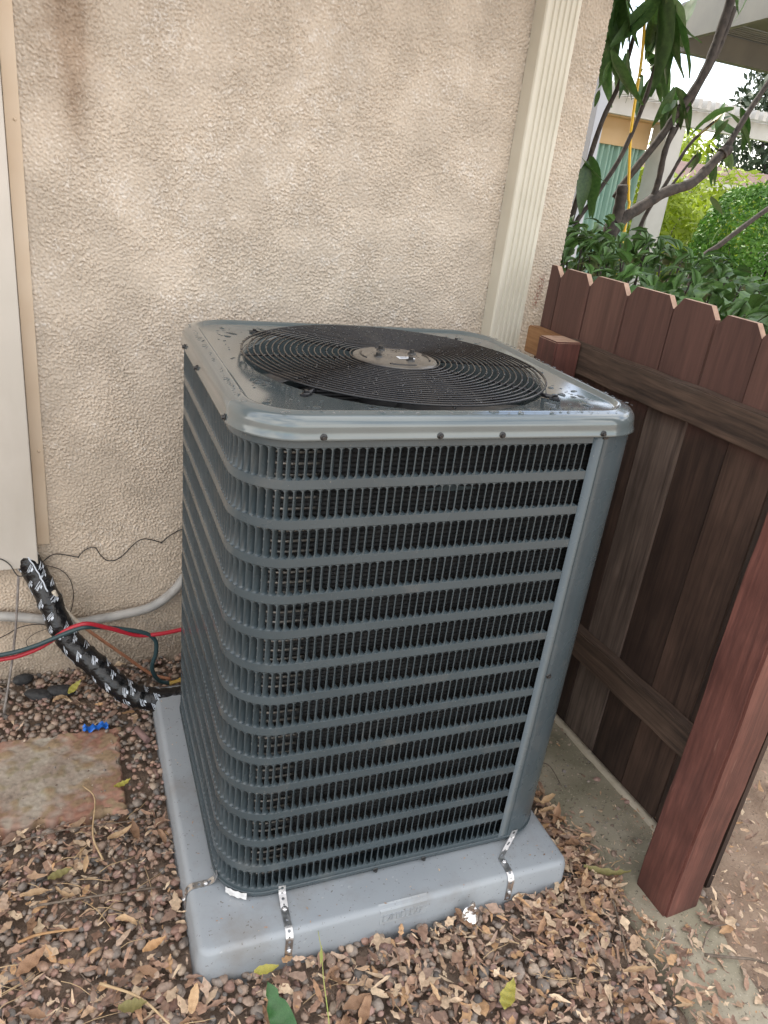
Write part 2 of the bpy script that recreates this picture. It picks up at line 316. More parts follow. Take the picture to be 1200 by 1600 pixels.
# ------------------------------------------------------------------ ground
def axis_pts(lo, hi, fine_lo, fine_hi, step):
    a = np.arange(fine_lo, fine_hi+1e-6, step)
    left = fine_lo-np.geomspace(.05, fine_lo-lo, 16)[::-1]; right = fine_hi+np.geomspace(.05, hi-fine_hi, 16)
    return np.concatenate([left, a, right])
gx = axis_pts(-150, 150, -.8, 2.6, .02); gy = axis_pts(-150, 150, -2.4, .1, .02)
GX, GY = np.meshgrid(gx, gy)
nz = fnoise(len(gx), len(gy), 6, 30, 5)*.006
fx = ((GX > -.8) & (GX < 2.6) & (GY > -2.4) & (GY < .1))
GZ = np.where(fx, nz, 0.0)-.020
V = np.stack([GX, GY, GZ], -1).reshape(-1, 3)
def grid_faces(nx, ny):
    i = np.arange(nx*ny).reshape(ny, nx)
    return np.stack([i[:-1, :-1], i[:-1, 1:], i[1:, 1:], i[1:, :-1]], -1).reshape(-1, 4)
me = fast_mesh('ground', V, grid_faces(len(gx), len(gy)), [M['soil'], M['dirt'], M['lawn']])
cx = V[grid_faces(len(gx), len(gy))].mean(1)
mi = np.zeros(len(cx), np.int32)
wob = .06*np.sin(cx[:, 1]*9)+.03*np.sin(cx[:, 1]*23+1)
mi[(cx[:, 0] > 1.5+wob)] = 1
mi[(cx[:, 1] < -1.95)] = 1
mi[(cx[:, 0] > 4) & (cx[:, 1] > 2)] = 2
me.polygons.foreach_set('material_index', mi)
tag(link('ground', me), kind='structure')

# ------------------------------------------------------------------ house with stucco wall
house = tag(empty('stucco_house', (0, 0, 0)), 'beige stucco house wall rising behind the air conditioner', 'house')
x0, x1, zt = -.20, 1.675, 2.20
st = .00245; nx = int((x1-x0)/st); nzv = int((zt+.02)/st)
xs = np.linspace(x0, x1, nx); zs = np.linspace(-.02, zt, nzv)
f1 = fnoise(nx, nzv, 3.2, 5.0, 1, .92, 1.06); f2 = fnoise(nx, nzv, 6, 12, 2, .85, 1.12); f3 = fnoise(nx, nzv, 60, 200, 3)
loz = np.clip((.9-zs)/.7, 0, 1)[:, None]
h = (1-np.exp(-((f1+.5*f2+.15)/.55)**2))*.0046*(1-.25*loz)+np.tanh(f1*.9+f2*.35)*.0020
flat = np.clip(f3*.5+.8, .35, 1); h = h*(.45+.55*flat)
edge = np.clip((x1-xs)/.012, 0, 1); edge = .012*(1-np.sqrt(1-(1-edge)**2))
X, Z = np.meshgrid(xs, zs); Yv = -h+edge[None, :]
Vw = np.stack([X, Yv, Z], -1).reshape(-1, 3)
base = np.array([.60, .52, .43]); colr = np.ones((nzv, nx, 3))*base
n_lo = fnoise(nx, nzv, 80, 260, 11); n_mid = fnoise(nx, nzv, 12, 40, 12); n_fi = fnoise(nx, nzv, 3, 8, 13)
colr *= (1+.016*n_lo)[..., None]
diag = np.exp(-((X-.62)/.55)**2-((Z-1.55)/.45)**2)
pale = np.clip((n_lo*.30+n_mid*.45+n_fi*.55-1.0+.70*diag)*.9, 0, .8)*np.clip(h*350+.1, 0, 1)
colr = colr*(1-pale[..., None]*.75)+np.array([.76, .72, .67])*pale[..., None]*.75
warm = np.clip((1.0-Z)/.8, 0, 1); colr *= (1+warm[..., None]*np.array([.03, -.015, -.06]))
def soft(a, w): return np.clip(a/w+.5, 0, 1)
drip = soft(X-.075-.006*n_mid-.008*n_lo, .08)*soft(.195+.01*n_lo-X+.005*n_mid, .08)*soft(Z-1.66-.02*n_lo+.012*n_mid, .22)
drip2 = soft(X-.13, .035)*soft(.172-X, .035)*soft(Z-1.58+.01*n_mid, .18)
dr = np.clip(drip*.75+drip2*.45, 0, .85)[..., None]
colr = colr*(1-dr)+colr*np.array([.60, .52, .46])*dr
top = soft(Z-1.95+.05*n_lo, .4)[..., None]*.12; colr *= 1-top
damp = soft(.09+.02*n_lo+.015*n_mid-Z, .09)[..., None]*.45; colr = colr*(1-damp)+np.array([.20, .15, .11])*damp
smear = soft(.009-np.abs(X-1.603-.12*(Z-1.28))+.003*n_fi, .008)*soft(.055-np.abs(Z-1.285), .03)*np.clip(n_fi*.8+.3, 0, 1)
colr = colr*(1-smear[..., None]*.8)+np.array([.20, .06, .04])*smear[..., None]*.8
colr *= (1+.04*n_fi)[..., None]
link('stucco_wall', fast_mesh('stucco_wall', Vw, grid_faces(nx, nzv)[:, ::-1], [M['stucco']], colors=np.clip(colr, .02, 1).reshape(-1, 3)), house)
mb = MB(); mb.box((x0+.01, .0125, -.05), (x1-.001, 7.5, 2.62)); mb.box((-6, .0015, -.05), (x0+.003, 7.5, 2.62)); mb.box((x0+.003, -.001, zt-.004), (x1, .0125, 2.62))
mb.build('house_body', M['house_plain'], house)
mb = MB(); ov = .42
A = [(-6.4, -ov, 2.55), (x1+.4, -ov, 2.55), (x1+.4, 3.7, 4.1), (-6.4, 3.7, 4.1), (x1+.4, 7.9, 2.55), (-6.4, 7.9, 2.55)]
B = [(a, b, c+.12) for a, b, c in A]
mb.add(A+B, [(0, 1, 2, 3), (3, 2, 4, 5), (6, 7, 8, 9), (9, 8, 10, 11), (0, 1, 7, 6), (5, 4, 10, 11), (1, 2, 8, 7), (2, 4, 10, 8), (0, 3, 9, 6), (3, 5, 11, 9)])
mb.add([(x1-.01, 0.02, 2.6), (x1-.01, 7.4, 2.6), (x1-.01, 3.7, 4.05)], [(0, 1, 2)])
mb.build('roof', M['roof'], house)
mb = MB(); mb.box((-6.4, -ov-.11, 2.50), (x1+.4, -ov-.003, 2.62), .006); mb.build('gutter', M['cream'], house)

# downspout: fluted sheet metal
def prism_z(mb, prof, z0, z1, mi=0, smooth=False):
    n = len(prof); V = [(a, b, z0) for a, b in prof]+[(a, b, z1) for a, b in prof]
    mb.add(V, [(k, (k+1) % n, n+(k+1) % n, n+k) for k in range(n)]+[tuple(range(n))[::-1], tuple(range(n, 2*n))], mi, smooth)
ds = tag(empty('downspout', (1.4, 0, 0)), 'cream fluted metal downspout running down the stucco wall near its right corner', 'downspout')
prof = []; w, d = .118, .066; nfl = 5; fw = w/ (nfl*2+1)
prof.append((.0, -.004))
prof.append((.0, -d+.006)); prof.append((.003, -d+.001)); prof.append((.006, -d))
for k in range(nfl):
    a = .012+k*(w-.024)/nfl; q = (w-.024)/nfl
    prof += [(a+q*.15, -d), (a+q*.30, -d+.0055), (a+q*.70, -d+.0055), (a+q*.85, -d)]
prof += [(w-.006, -d), (w-.003, -d+.001), (w, -d+.006), (w, -.004)]
mb = MB(); prism_z(mb, prof, .12, 2.5); mb.build('pipe', M['cream'], ds)
for zz in (.35, 2.25):
    mb = MB(); mb.box((-.022, -.0055, zz), (-.001, -.0025, zz+.028)); mb.box((w+.001, -.0055, zz), (w+.022, -.0025, zz+.028))
    mb.box((-.0018, -d-.0018, zz), (w+.0018, -d-.0003, zz+.028)); mb.box((-.0018, -d-.0018, zz), (-.0004, -.0025, zz+.028)); mb.box((w+.0004, -d-.0018, zz), (w+.0018, -.0025, zz+.028))
    mb.build('strap', M['cream'], ds)
# pipe cover on the left
pc = tag(empty('pipe_cover', (-.1, -.005, .43)), 'off-white sheet metal pipe cover on the wall at the left edge', 'pipe cover')
mb = MB(); mb.box((-.09, -.062, .0), (.093, -.0025, 2.0), .003); mb.build('cover_box', M['cover'], pc)
mb = MB(); mb.box((.0945, -.006, .045), (.128, .0005, 2.0), .001); mb.build('flange', M['flange'], pc)
for zz in (1.18, .34):
    mb = MB(); mb.lathe([(.0, .0035), (.003, .003), (.0045, .0005), (.0045, 0)], 10, (.116, -.006, zz), axis='y'); mb.build('screw', M['flange'], pc)

# ------------------------------------------------------------------ pad and air conditioner (frame rotated by YAW about the pad's front-left corner)
YAW = -.0496; PX, PY, HP = .2401, -1.1766, .0887
cY, sY = math.cos(YAW), math.sin(YAW)
def padw(u, v, z): return (PX+cY*u-sY*v, PY+sY*u+cY*v, z)
PW = .914
pad = tag(empty('equipment_pad', padw(PW/2, PW/2, 0), YAW), 'blue-grey moulded plastic pad under the air conditioner', 'pad')
def rrect(hx, hy, r, nc=10, ne=6):
    P = []
    for (sx, sy, a0) in ((1, -1, -90), (1, 1, 0), (-1, 1, 90), (-1, -1, 180)):
        c = (sx*(hx-r), sy*(hy-r))
        for k in range(nc+1):
            a = R(a0+90*k/nc); P.append((c[0]+r*math.cos(a), c[1]+r*math.sin(a)))
    out = []
    for i, p in enumerate(P):
        out.append(p); q = P[(i+1) % len(P)]
        if i % (nc+1) == nc:
            for k in range(1, ne): out.append((p[0]+(q[0]-p[0])*k/ne, p[1]+(q[1]-p[1])*k/ne))
    return out
def loft(mb, loops, mi=0, smooth=True, close=False, cap0=False, cap1=False):
    n = len(loops[0]); V = [p for l in loops for p in l]; F = []
    for i in range(len(loops)-1):
        for k in range(n): F.append((i*n+k, i*n+(k+1) % n, (i+1)*n+(k+1) % n, (i+1)*n+k))
    if cap0: F.append(tuple(range(n))[::-1])
    if cap1: F.append(tuple((len(loops)-1)*n+k for k in range(n)))
    return mb.add(V, F, mi, smooth)
mb = MB(); loops = []; h2 = PW/2; rr = .016
loops.append([(a, b, -.05) for a, b in rrect(h2+.006, h2+.006, .03)])
loops.append([(a, b, HP-rr-.004) for a, b in rrect(h2+.0015, h2+.0015, .026)])
for k in range(7):
    a = R(90*k/6); loops.append([(p, q, HP-rr+rr*math.sin(a)) for p, q in rrect(h2-rr*(1-math.cos(a)), h2-rr*(1-math.cos(a)), .026-.012*(1-math.cos(a)))])
loops.append([(a, b, HP+.0006) for a, b in rrect(h2-.06, h2-.06, .02)])
loft(mb, loops, cap1=True); mb.build('pad_shell', M['pad'], pad)
# moulded name panel on the pad's front edge: a raised plate with worn, unreadable raised lettering
lu = .463-h2
mb = MB()
mb.add([(lu-.058, -h2-.0035, .045), (lu+.058, -h2-.0035, .045), (lu+.058, -h2+.0, HP-.008), (lu-.058, -h2+.0, HP-.008),
        (lu-.061, -h2+.004, .040), (lu+.061, -h2+.004, .040), (lu+.061, -h2+.014, HP+.0012), (lu-.061, -h2+.014, HP+.0012)],
       [(0, 1, 2, 3), (4, 5, 1, 0), (5, 6, 2, 1), (6, 7, 3, 2), (7, 4, 0, 3)])
npl = mb.build('name_panel', M['pad'], pad)
mb = MB(); gx_ = lu-.050
glyphs = ['o', 'l-', 'n', 'a', '.', 'c-', 'o', 'v', 'e', 's']
def stroke(mb, x, z, dx, dz, t=.0022):
    # thin raised bar lying on the sloping plate
    def P(a, b, off): 
        yy = -h2-.0035+.0035*(b-.045)/(HP-.053); return (a, yy-off, b)
    L = math.hypot(dx, dz); nx_, nz_ = -dz/L*t/2, dx/L*t/2
    q = [(x+nx_, z+nz_), (x-nx_, z-nz_), (x+dx-nx_, z+dz-nz_), (x+dx+nx_, z+dz+nz_)]
    mb.add([P(a, b, -.0005) for a, b in q]+[P(a, b, .0016) for a, b in q], [(4, 5, 6, 7), (0, 1, 5, 4), (1, 2, 6, 5), (2, 3, 7, 6), (3, 0, 4, 7)])
rs_ = random.Random(4)
for g in range(9):
    x = gx_+g*.0113; z0 = .051; hh = .018
    for s_ in rs_.sample([(0, 0, 0, hh), (0, hh, .007, 0), (0, 0, .007, 0), (.007, 0, 0, hh), (0, hh*.5, .007, 0), (0, 0, .007, hh)], 3):
        stroke(mb, x+s_[0], z0+s_[1], s_[2], s_[3])
mb.build('raised_lettering', M['pad'], npl)

# --- the unit: local origin at the centre of its base on the pad
UW, UD, RC = .833, .762, .105
UC, VC = .0620+UW/2, .0985+UD/2
ac = tag(empty('air_conditioner', padw(UC, VC, HP), YAW), 'tall grey outdoor air conditioner with louvred sides and a wet black fan grille on top', 'air conditioner')
def U(u): return u-UC
def W(v): return v-VC
hx, hy = UW/2, UD/2
ROW_TOP, PITCH_Z, SLOT = 1.1655-HP, .07636, .0578
LID0, LID1 = 1.180-HP, 1.2235-HP
# path along the wall of the unit: from the back-left corner round the front-left corner to the right end of the front
FR = U(.7594)
def path(s):
    """arc length from the start of the left face (back end) -> (x, y, nx, ny) outward normal"""
    L1 = UD-2*RC; La = RC*math.pi/2
    if s < 0:
        a = -s/RC; cx_, cy_ = -hx+RC, hy-RC; an = math.pi-a
        return (cx_+RC*math.cos(an), cy_+RC*math.sin(an), math.cos(an), math.sin(an))
    if s < L1: return (-hx, hy-RC-s, -1, 0)
    s -= L1
    if s < La:
        an = math.pi+s/RC; return (-hx+RC+RC*math.cos(an), -hy+RC+RC*math.sin(an), math.cos(an), math.sin(an))
    s -= La; return (-hx+RC+s, -hy, 0, -1)
S_FRONT = UD-2*RC+RC*math.pi/2           # where the flat front begins
S_END = S_FRONT+(FR-(-hx+RC))
PT = .01572
NF = int(round((S_END+RC*.9)/PT)); PT = (S_END-.004+RC*.9)/NF
fin_s = [S_END-.004-PT*(k+1) for k in range(NF)]
rows = [(ROW_TOP-i*PITCH_Z, SLOT if i < 13 else .050) for i in range(14)]
# panel sheet = the bands between the slot rows plus the solid right margin
def sweep(mb, ss, zs_, off=0.0, smooth=True):
    V = []; F = []; n = len(zs_)
    for s in ss:
        x, y, a, b = path(s)
        for z, o in zs_: V.append((x+a*(o+off), y+b*(o+off), z))
    for i in range(len(ss)-1):
        for k in range(n-1): F.append((i*n+k, (i+1)*n+k, (i+1)*n+k+1, i*n+k+1))
    mb.add(V, F, 0, smooth)
ssamp = list(np.arange(-RC*1.2, 0, .012))+list(np.linspace(0, UD-2*RC, 8))+[UD-2*RC+RC*math.pi/2*k/16 for k in range(1, 17)]+list(np.linspace(S_FRONT, S_END+.0005, 8)[1:])
mb = MB(); edges = [LID0+.004]+[z for t, s in rows for z in (t, t-s)]+[.022]
for k in range(0, len(edges), 2):
    a, b = edges[k], edges[k+1]
    sweep(mb, ssamp, [(a-.0008, 0), (b+.0008, 0)]); sweep(mb, ssamp, [(a-.0001, -.0030), (a-.0001, -.0007), (a-.0008, 0)]); sweep(mb, ssamp, [(b+.0008, 0), (b+.0001, -.0007), (b+.0001, -.0045)])
mar = [S_END-.0005, S_END+.0015, S_END+.03]
z_a, z_b = LID0+.004, .022
sweep(mb, [S_END-.0045+.001, S_END-.0035, S_END+.03], [(z_a, .0004), (z_b, .0004)])
sweep(mb, [S_END-.0036, S_END-.0035], [(z_a, -.010), (z_b, -.010)])
lp = mb.build('louver_panel', M['paint'], ac)
# one louvre fin on the flat front, local x along the face, y inward
FA, FD = .0100, .0145
def fin_geo(slot):
    """bent louvre blade: hinged at its outer left edge, pressed inward to the right; its cut edge runs round the slot's corners"""
    V = []; F = []; rws = [0, .0032, slot-.0032, slot]; gg = [0, 1, 1, 0]
    for z, k in zip(rws, gg):
        e = PT*(1-k)+FA*k; dpt = FD*k
        V += [(0, .0001, z), (.0016, .0001, z), (.0016, .0003, z), (.0016+(e-.0016)*.5, dpt*.42, z), (e, dpt+.0002, z)]
    for i in range(len(rws)-1):
        for k in (0, 2, 3): F.append((i*5+k, i*5+k+1, (i+1)*5+k+1, (i+1)*5+k))
    rb, rt = .0075, .0062
    arc = [(-rb+rb*math.sin(R(a)), rb-rb*math.cos(R(a))) for a in (0, 30, 60, 90)]+[(-rt+rt*math.cos(R(a)), slot-rt+rt*math.sin(R(a))) for a in (0, 30, 60, 90)]
    o = len(V); V += [(x, .0001, z) for x, z in arc]+[(x-.0003, .0016, z) for x, z in arc]
    n = len(arc); F += [(o+k, o+k+1, o+n+k+1, o+n+k) for k in range(n-1)]
    o = len(V); V += [(x, .00005, z) for x, z in arc[:4]]+[(0, .00005, 0)]; F += [(o+4, o+k+1, o+k, o+k) for k in range(3)]
    o = len(V); V += [(x, .00005, z) for x, z in arc[4:]]+[(0, .00005, slot)]; F += [(o+4, o+k+1, o+k, o+k) for k in range(3)]
    return np.array(V), [list(dict.fromkeys(f)) for f in F]
finV, finL = fin_geo(SLOT); finV2, _ = fin_geo(.050)
finF = np.array([t for f in finL for t in ([f] if len(f) == 3 else [[f[0], f[1], f[2]], [f[0], f[2], f[3]]])])
fin_me = fast_mesh('louver_fin', finV, finF, [M['paint']])
stuffV = []; stuffF = []; nind = 0; off = 0
for i, (t, sl) in enumerate(rows):
    for k, s in enumerate(fin_s):
        x, y, a, b = path(s)
        if i < 13 and s >= S_FRONT and nind < 299:
            link('louver_fin', fin_me, lp, (x, y, t-sl)); nind += 1; continue
        src = finV if i < 13 else finV2
        # map along the curved path
        ds_ = src[:, 0]; q = np.array([path(s+float(d_)) for d_ in ds_])
        v = np.stack([q[:, 0]-q[:, 2]*src[:, 1], q[:, 1]-q[:, 3]*src[:, 1], src[:, 2]+t-sl], -1)
        stuffV.append(v); stuffF.append(finF+off); off += len(v)
o = link('louver_fins', fast_mesh('louver_fins', np.concatenate(stuffV), np.concatenate(stuffF), [M['paint']]), lp); o['kind'] = 'stuff'
# solid corner panel on the right, the right side and the back
mb = MB(); seam = U(.781); P = [(seam, -hy)]+[(hx-RC, -hy)]
for k in range(1, 17): a = R(-90+90*k/16); P.append((hx-RC+RC*math.cos(a), -hy+RC+RC*math.sin(a)))
P.append((hx, hy-RC))
for k in range(1, 13): a = R(90*k/12); P.append((hx-RC+RC*math.cos(a), hy-RC+RC*math.sin(a)))
P.append((-hx+RC+.02, hy))
V = []; F = []; zz = [.020, LID0+.004]
nrm = []
for i, (x, y) in enumerate(P):
    for z in zz: V.append((x, y-.0022 if i < 2 else y, z))
n = 2
F = [(i*2, (i+1)*2, (i+1)*2+1, i*2+1) for i in range(len(P)-1)]
V += [(seam, -hy-.0006, zz[0]), (seam, -hy-.0006, zz[1])]; F.append((len(V)-2, 0, 1, len(V)-1))
mb.add(V, F, 0, True); cp_ = mb.build('corner_panel', M['paint'], ac)
# base pan
mb = MB(); loft(mb, [[(a, b, .001) for a, b in rrect(hx-.012, hy-.012, RC-.012)], [(a, b, .006) for a, b in rrect(hx-.002, hy-.002, RC)],
                     [(a, b, .021) for a, b in rrect(hx+.003, hy+.003, RC+.003)], [(a, b, .0245) for a, b in rrect(hx+.0025, hy+.0025, RC+.002)], [(a, b, .0215) for a, b in rrect(hx-.004, hy-.004, RC-.004)]], cap0=True)
mb.build('base_pan', M['paint'], ac)
# coil inside: finned block with bare hairpin tubes round the front-left corner
mb = MB(); ci = .034
def coil_loop(z, o): return [(a, b, z) for a, b in rrect(hx-ci-o, hy-ci-o, RC-ci)]
zsn = np.arange(.03, LID0-.02, .0046); loops = []
for k, z in enumerate(zsn): loops.append(coil_loop(z, 0 if k % 2 else .0022))
loft(mb, loops, 0, False); mb.build('coil', M['coil'], ac)
mb = MB()
for z in np.arange(.05, LID0-.03, .0215):
    ps = []
    for k in range(-6, 20):
        s = UD-2*RC+RC*math.pi/2*.35+k*.008; x, y, a, b = path(s); ps.append((x-a*(ci-.006), y-b*(ci-.006), z))
    mb.tube(ps, .0028, 5)
o = mb.build('coil_tubes', M['tube'], ac); o['kind'] = 'stuff'
# lid
mb = MB(); lo = []
ov_ = .007
lo.append([(a, b, LID0+.004) for a, b in rrect(hx-.003, hy-.003, RC)])
lo.append([(a, b, LID0) for a, b in rrect(hx+ov_-.001, hy+ov_-.001, RC+ov_)])
lo.append([(a, b, LID0+.002) for a, b in rrect(hx+ov_+.0015, hy+ov_+.0015, RC+ov_)])
lo.append([(a, b, LID0+.005) for a, b in rrect(hx+ov_, hy+ov_, RC+ov_)])
lo.append([(a, b, LID0+.018) for a, b in rrect(hx+ov_-.002, hy+ov_-.002, RC+ov_)])
r_ = .022
for k in range(8):
    a_ = R(8+82*k/7); o_ = r_*(1-math.cos(a_)); lo.append([(a, b, LID1-.001-r_+r_*math.sin(a_)) for a, b in rrect(hx+ov_-.002-o_, hy+ov_-.002-o_, RC+ov_-o_)])
lo.append([(a, b, LID1+.0015) for a, b in rrect(hx-.022, hy-.022, RC-.012)])
lo.append([(a, b, LID1+.001) for a, b in rrect(hx-.027, hy-.027, RC-.014)])
lo.append([(a, b, LID1-.0055) for a, b in rrect(hx-.033, hy-.033, RC-.018)])
lo.append([(a, b, LID1-.0075) for a, b in rrect(hx-.038, hy-.038, RC-.02)])
ref = rrect(hx-.038, hy-.038, RC-.02)
def circ(r, z): 
    out = []
    for a, b in ref:
        an = math.atan2(b, a); out.append((r*math.cos(an), r*math.sin(an), z))
    return out
RG = .334
mid = [((p[0]*.5+c[0]*.5), (p[1]*.5+c[1]*.5), LID1-.0078) for p, c in zip(ref, circ(RG+.006, 0))]
mid = [(a, b, z) if math.hypot(a, b) > RG+.004 else (*circ(RG+.004, z)[i][:2], z) for i, (a, b, z) in enumerate(mid)]
lo += [circ(RG+.003, LID1-.0080), circ(RG-.003, LID1-.0100), circ(RG-.007, LID1-.020), circ(RG-.007, LID1-.12), circ(RG+.02, LID1-.16)]
loft(mb, lo); lid = mb.build('lid', M['lid'], ac)
def bolt_mesh(axis):
    mb = MB(); mb.lathe([(.0, .0016), (.0062, .0014), (.0066, 0)], 12, axis=axis)
    mb.lathe([(0, .0058), (.0034, .0058), (.0040, .0052), (.0040, .001)], 6, axis=axis, smooth=False); return mb.mesh('bolt', M['bolt'])
by_ = bolt_mesh('y'); bx_ = bolt_mesh('x'); bz_ = bolt_mesh('z')
for u in (.201, .418, .545, .771): link('bolt', by_, lid, (U(u), -hy-ov_+.0002, LID0+.0075))
for v in (.20, .52, .70): link('bolt', bx_, lid, (-hx-ov_+.0002, W(v), LID0+.0075))
mb = MB(); mb.box((U(.777), -hy-.0035, LID0-.005), (U(.789), -hy-.0006, LID0+.0015)); mb.build('clip', M['bolt'], lid)
link('bolt', by_, cp_, (U(.787), -hy-.0024, .605-HP))
for u in (.425, .55): link('bolt', by_, ac, (U(u), -hy-.0022, .012))
# fan grille
GZ0 = LID1-.003
guard = MB()
def gz(r): return GZ0+.006+.004*(1-(r/RG)**2)
dirs = [R(a) for a in (-138, -45, 42, 135)]
for a in dirs:
    guard.tube([(r*math.cos(a), r*math.sin(a), gz(r)-.0042) for r in np.linspace(.07, RG+.028, 10)], .0026, 6)
for a in (R(176), R(-92), R(-4), R(88)):
    guard.tube([(r*math.cos(a), r*math.sin(a), gz(r)-.0042) for r in np.linspace(.07, RG+.003, 10)], .0022, 6)
go = guard.build('fan_guard', M['black'], ac)
for a in dirs:
    mb = MB(); r = RG+.030; c = Vector((r*math.cos(a), r*math.sin(a), LID1-.0075)); e = Vector((math.cos(a), math.sin(a), 0)); s = Vector((-e.y, e.x, 0))
    V = [c+e*p+s*q+Vector((0, 0, z)) for p, q in ((-.012, -.0065), (.010, -.0065), (.010, .0065), (-.012, .0065)) for z in (.0004, .0042)]
    mb.add([tuple(v) for v in V], [(0, 2, 3, 1), (2, 4, 5, 3), (4, 6, 7, 5), (6, 0, 1, 7), (1, 3, 5, 7)])
    mb.lathe([(0, .011), (.0038, .011), (.0044, .010), (.0044, .004)], 6, tuple(c), smooth=False); mb.lathe([(.0075, .0042), (.0075, .0058), (.003, .0062)], 10, tuple(c))
    mb.tube([tuple(c-e*.030+Vector((0, 0, .004))), tuple(c-e*.006+Vector((0, 0, .0045)))], .0042, 6)
    mb.build('guard_foot', M['black'], go)
nr = 19
for k in range(nr):
    r = .100+(RG-.100)*k/(nr-1); mb = MB(); n = 72; m_ = 6; V = []; F = []; wr = .0019 if k < nr-1 else .0024
    for i in range(n):
        a = 2*math.pi*i/n
        for j in range(m_):
            b = 2*math.pi*j/m_; V.append(((r+wr*math.cos(b))*math.cos(a), (r+wr*math.cos(b))*math.sin(a), gz(r)+wr*math.sin(b)))
    for i in range(n):
        for j in range(m_): F.append((i*m_+j, i*m_+(j+1) % m_, ((i+1) % n)*m_+(j+1) % m_, ((i+1) % n)*m_+j))
    mb.add(V, F, 0, True); mb.build('guard_ring', M['black'], go)
zh = gz(.09)
mb = MB(); mb.lathe([(0, .0065), (.060, .0062), (.068, .0040), (.082, .0035), (.092, .0015), (.096, -.002), (.094, -.006)], 40, (0, 0, zh))
pl = mb.build('motor_plate', M['plate'], ac)
for a in (20, 110, 200, 290):
    link('bolt', bz_, pl, (.050*math.cos(R(a)), .050*math.sin(R(a)), zh+.0062), scale=(1.5, 1.5, 1.6))
mb = MB()
for a0 in (-30, 60, 150, 240):
    ps = [(.077*math.cos(R(a0+t)), .077*math.sin(R(a0+t)), zh+.0037) for t in range(0, 46, 5)]; mb.tube(ps, .0022, 5)
mb.build('plate_slots', M['black'], pl)
mb = MB(); mb.box((-.004, -.034, zh+.0066), (.034, -.016, zh+.0072)); stk = mb.build('sticker', M['sticker'], pl)
mb = MB()
for k in range(4): mb.box((.0, -.031+k*.0035, zh+.0073), (.018+.008*((k*7) % 3)/2, -.0293+k*.0035, zh+.00745))
mb.build('sticker_print', M['print'], stk)
mb = MB(); mb.lathe([(0, -.02), (.07, -.02), (.07, -.16), (0, -.16)], 24, (0, 0, zh)); mo = mb.build('fan', M['blade'], ac)
for k in range(3):
    V = []; F = []; nr_, na = 7, 9
    for i in range(nr_):
        r = .065+(RG-.085)*i/(nr_-1); span = R(38+34*i/(nr_-1)); sk = R(18*i/(nr_-1))
        for j in range(na):
            t = j/(na-1)-.5; a = R(120*k+24)+sk+span*t; V.append((r*math.cos(a), r*math.sin(a), zh-.072+.055*t+.012*math.sin(t*6)))
    for i in range(nr_-1):
        for j in range(na-1): F.append((i*na+j, i*na+j+1, (i+1)*na+j+1, (i+1)*na+j))
    mb = MB(); mb.add(V, F, 0, True); b2 = mb.build('fan_blade', M['blade'], mo); sm = b2.modifiers.new('thickness', 'SOLIDIFY'); sm.thickness = .002
# torn white tape on the lower front-left corner
mb = MB(); s0 = UD-2*RC+RC*math.pi/2*.42; V = []; F = []
for i in range(9):
    x, y, a, b = path(s0+i*.0062)
    for j in range(4): 
        z = .004+.019*j/3+.002*math.sin(i*2.3+j)+(.002*i/8); V.append((x+a*.0065, y+b*.0065, z))
for i in range(8):
    for j in range(3): F.append((i*4+j, (i+1)*4+j, (i+1)*4+j+1, i*4+j+1))
mb.add(V, F, 0, True); tag(link('tape_strip', mb.mesh('tape_strip', M['tapew']), ac), 'torn white tape')

# water drops lying on the lid and the grille
dV = []; dF = []; off = 0
def dome():
    V = []; F = []; n = 8
    for (r, z) in ((1, 0), (.86, .5), (.45, .86)):
        for k in range(n): a = 2*math.pi*k/n; V.append((r*math.cos(a), r*math.sin(a), z))
    V.append((0, 0, 1))
    for i in range(2):
        for k in range(n): F.append((i*n+k, i*n+(k+1) % n, (i+1)*n+(k+1) % n)); F.append((i*n+k, (i+1)*n+(k+1) % n, (i+1)*n+k))
    for k in range(n): F.append((2*n+k, 2*n+(k+1) % n, 3*n))
    return np.array(V), np.array(F)
dv, df = dome()
def drop(x, y, z, rx, ry, hgt, a):
    global off
    c, s = math.cos(a), math.sin(a); q = dv*np.array([rx, ry, hgt]); jit = 1+.12*np.sin(np.arctan2(dv[:, 1], dv[:, 0])*3+a*7); q[:, 0] *= jit
    dV.append(np.stack([q[:, 0]*c-q[:, 1]*s+x, q[:, 0]*s+q[:, 1]*c+y, q[:, 2]+z], -1)); dF.append(df+off); off += len(dv)
for _ in range(300):
    side = rng.integers(0, 4); t = rng.uniform(-1, 1); e = rng.uniform(.012, .026)
    x, y = [(t*(hx-.06), -hy+e), (t*(hx-.06), hy-e), (-hx+e, t*(hy-.06)), (hx-e, t*(hy-.06))][side]
    r = rng.choice([.0015, .0025, .004], p=[.6, .3, .1])*rng.uniform(.8, 1.3); drop(x, y, LID1+.0006, r*rng.uniform(.8, 1.8), r, r*.26, rng.uniform(0, 6))
for _ in range(800):
    x, y = rng.uniform(-hx+.06, hx-.06), rng.uniform(-hy+.06, hy-.06)
    if math.hypot(x, y) < RG+.012: continue
    r = rng.choice([.002, .0035, .007], p=[.5, .35, .15]); drop(x, y, LID1-.0078, r*rng.uniform(.8, 2.2), r, r*.28, rng.uniform(0, 6))
for _ in range(800):
    k = rng.integers(3, nr); a = rng.uniform(0, 2*math.pi); r = .100+(RG-.100)*k/(nr-1); q = rng.uniform(.0012, .0027)
    drop(r*math.cos(a), r*math.sin(a), gz(r)+.0014, q*1.2, q, q*.9, rng.uniform(0, 6))
for _ in range(60):
    a = rng.uniform(0, 2*math.pi); r = .057*math.sqrt(rng.uniform(0, 1)); q = rng.uniform(.0012, .003); drop(r*math.cos(a), r*math.sin(a), zh+.0058, q, q, q*.5, 0)
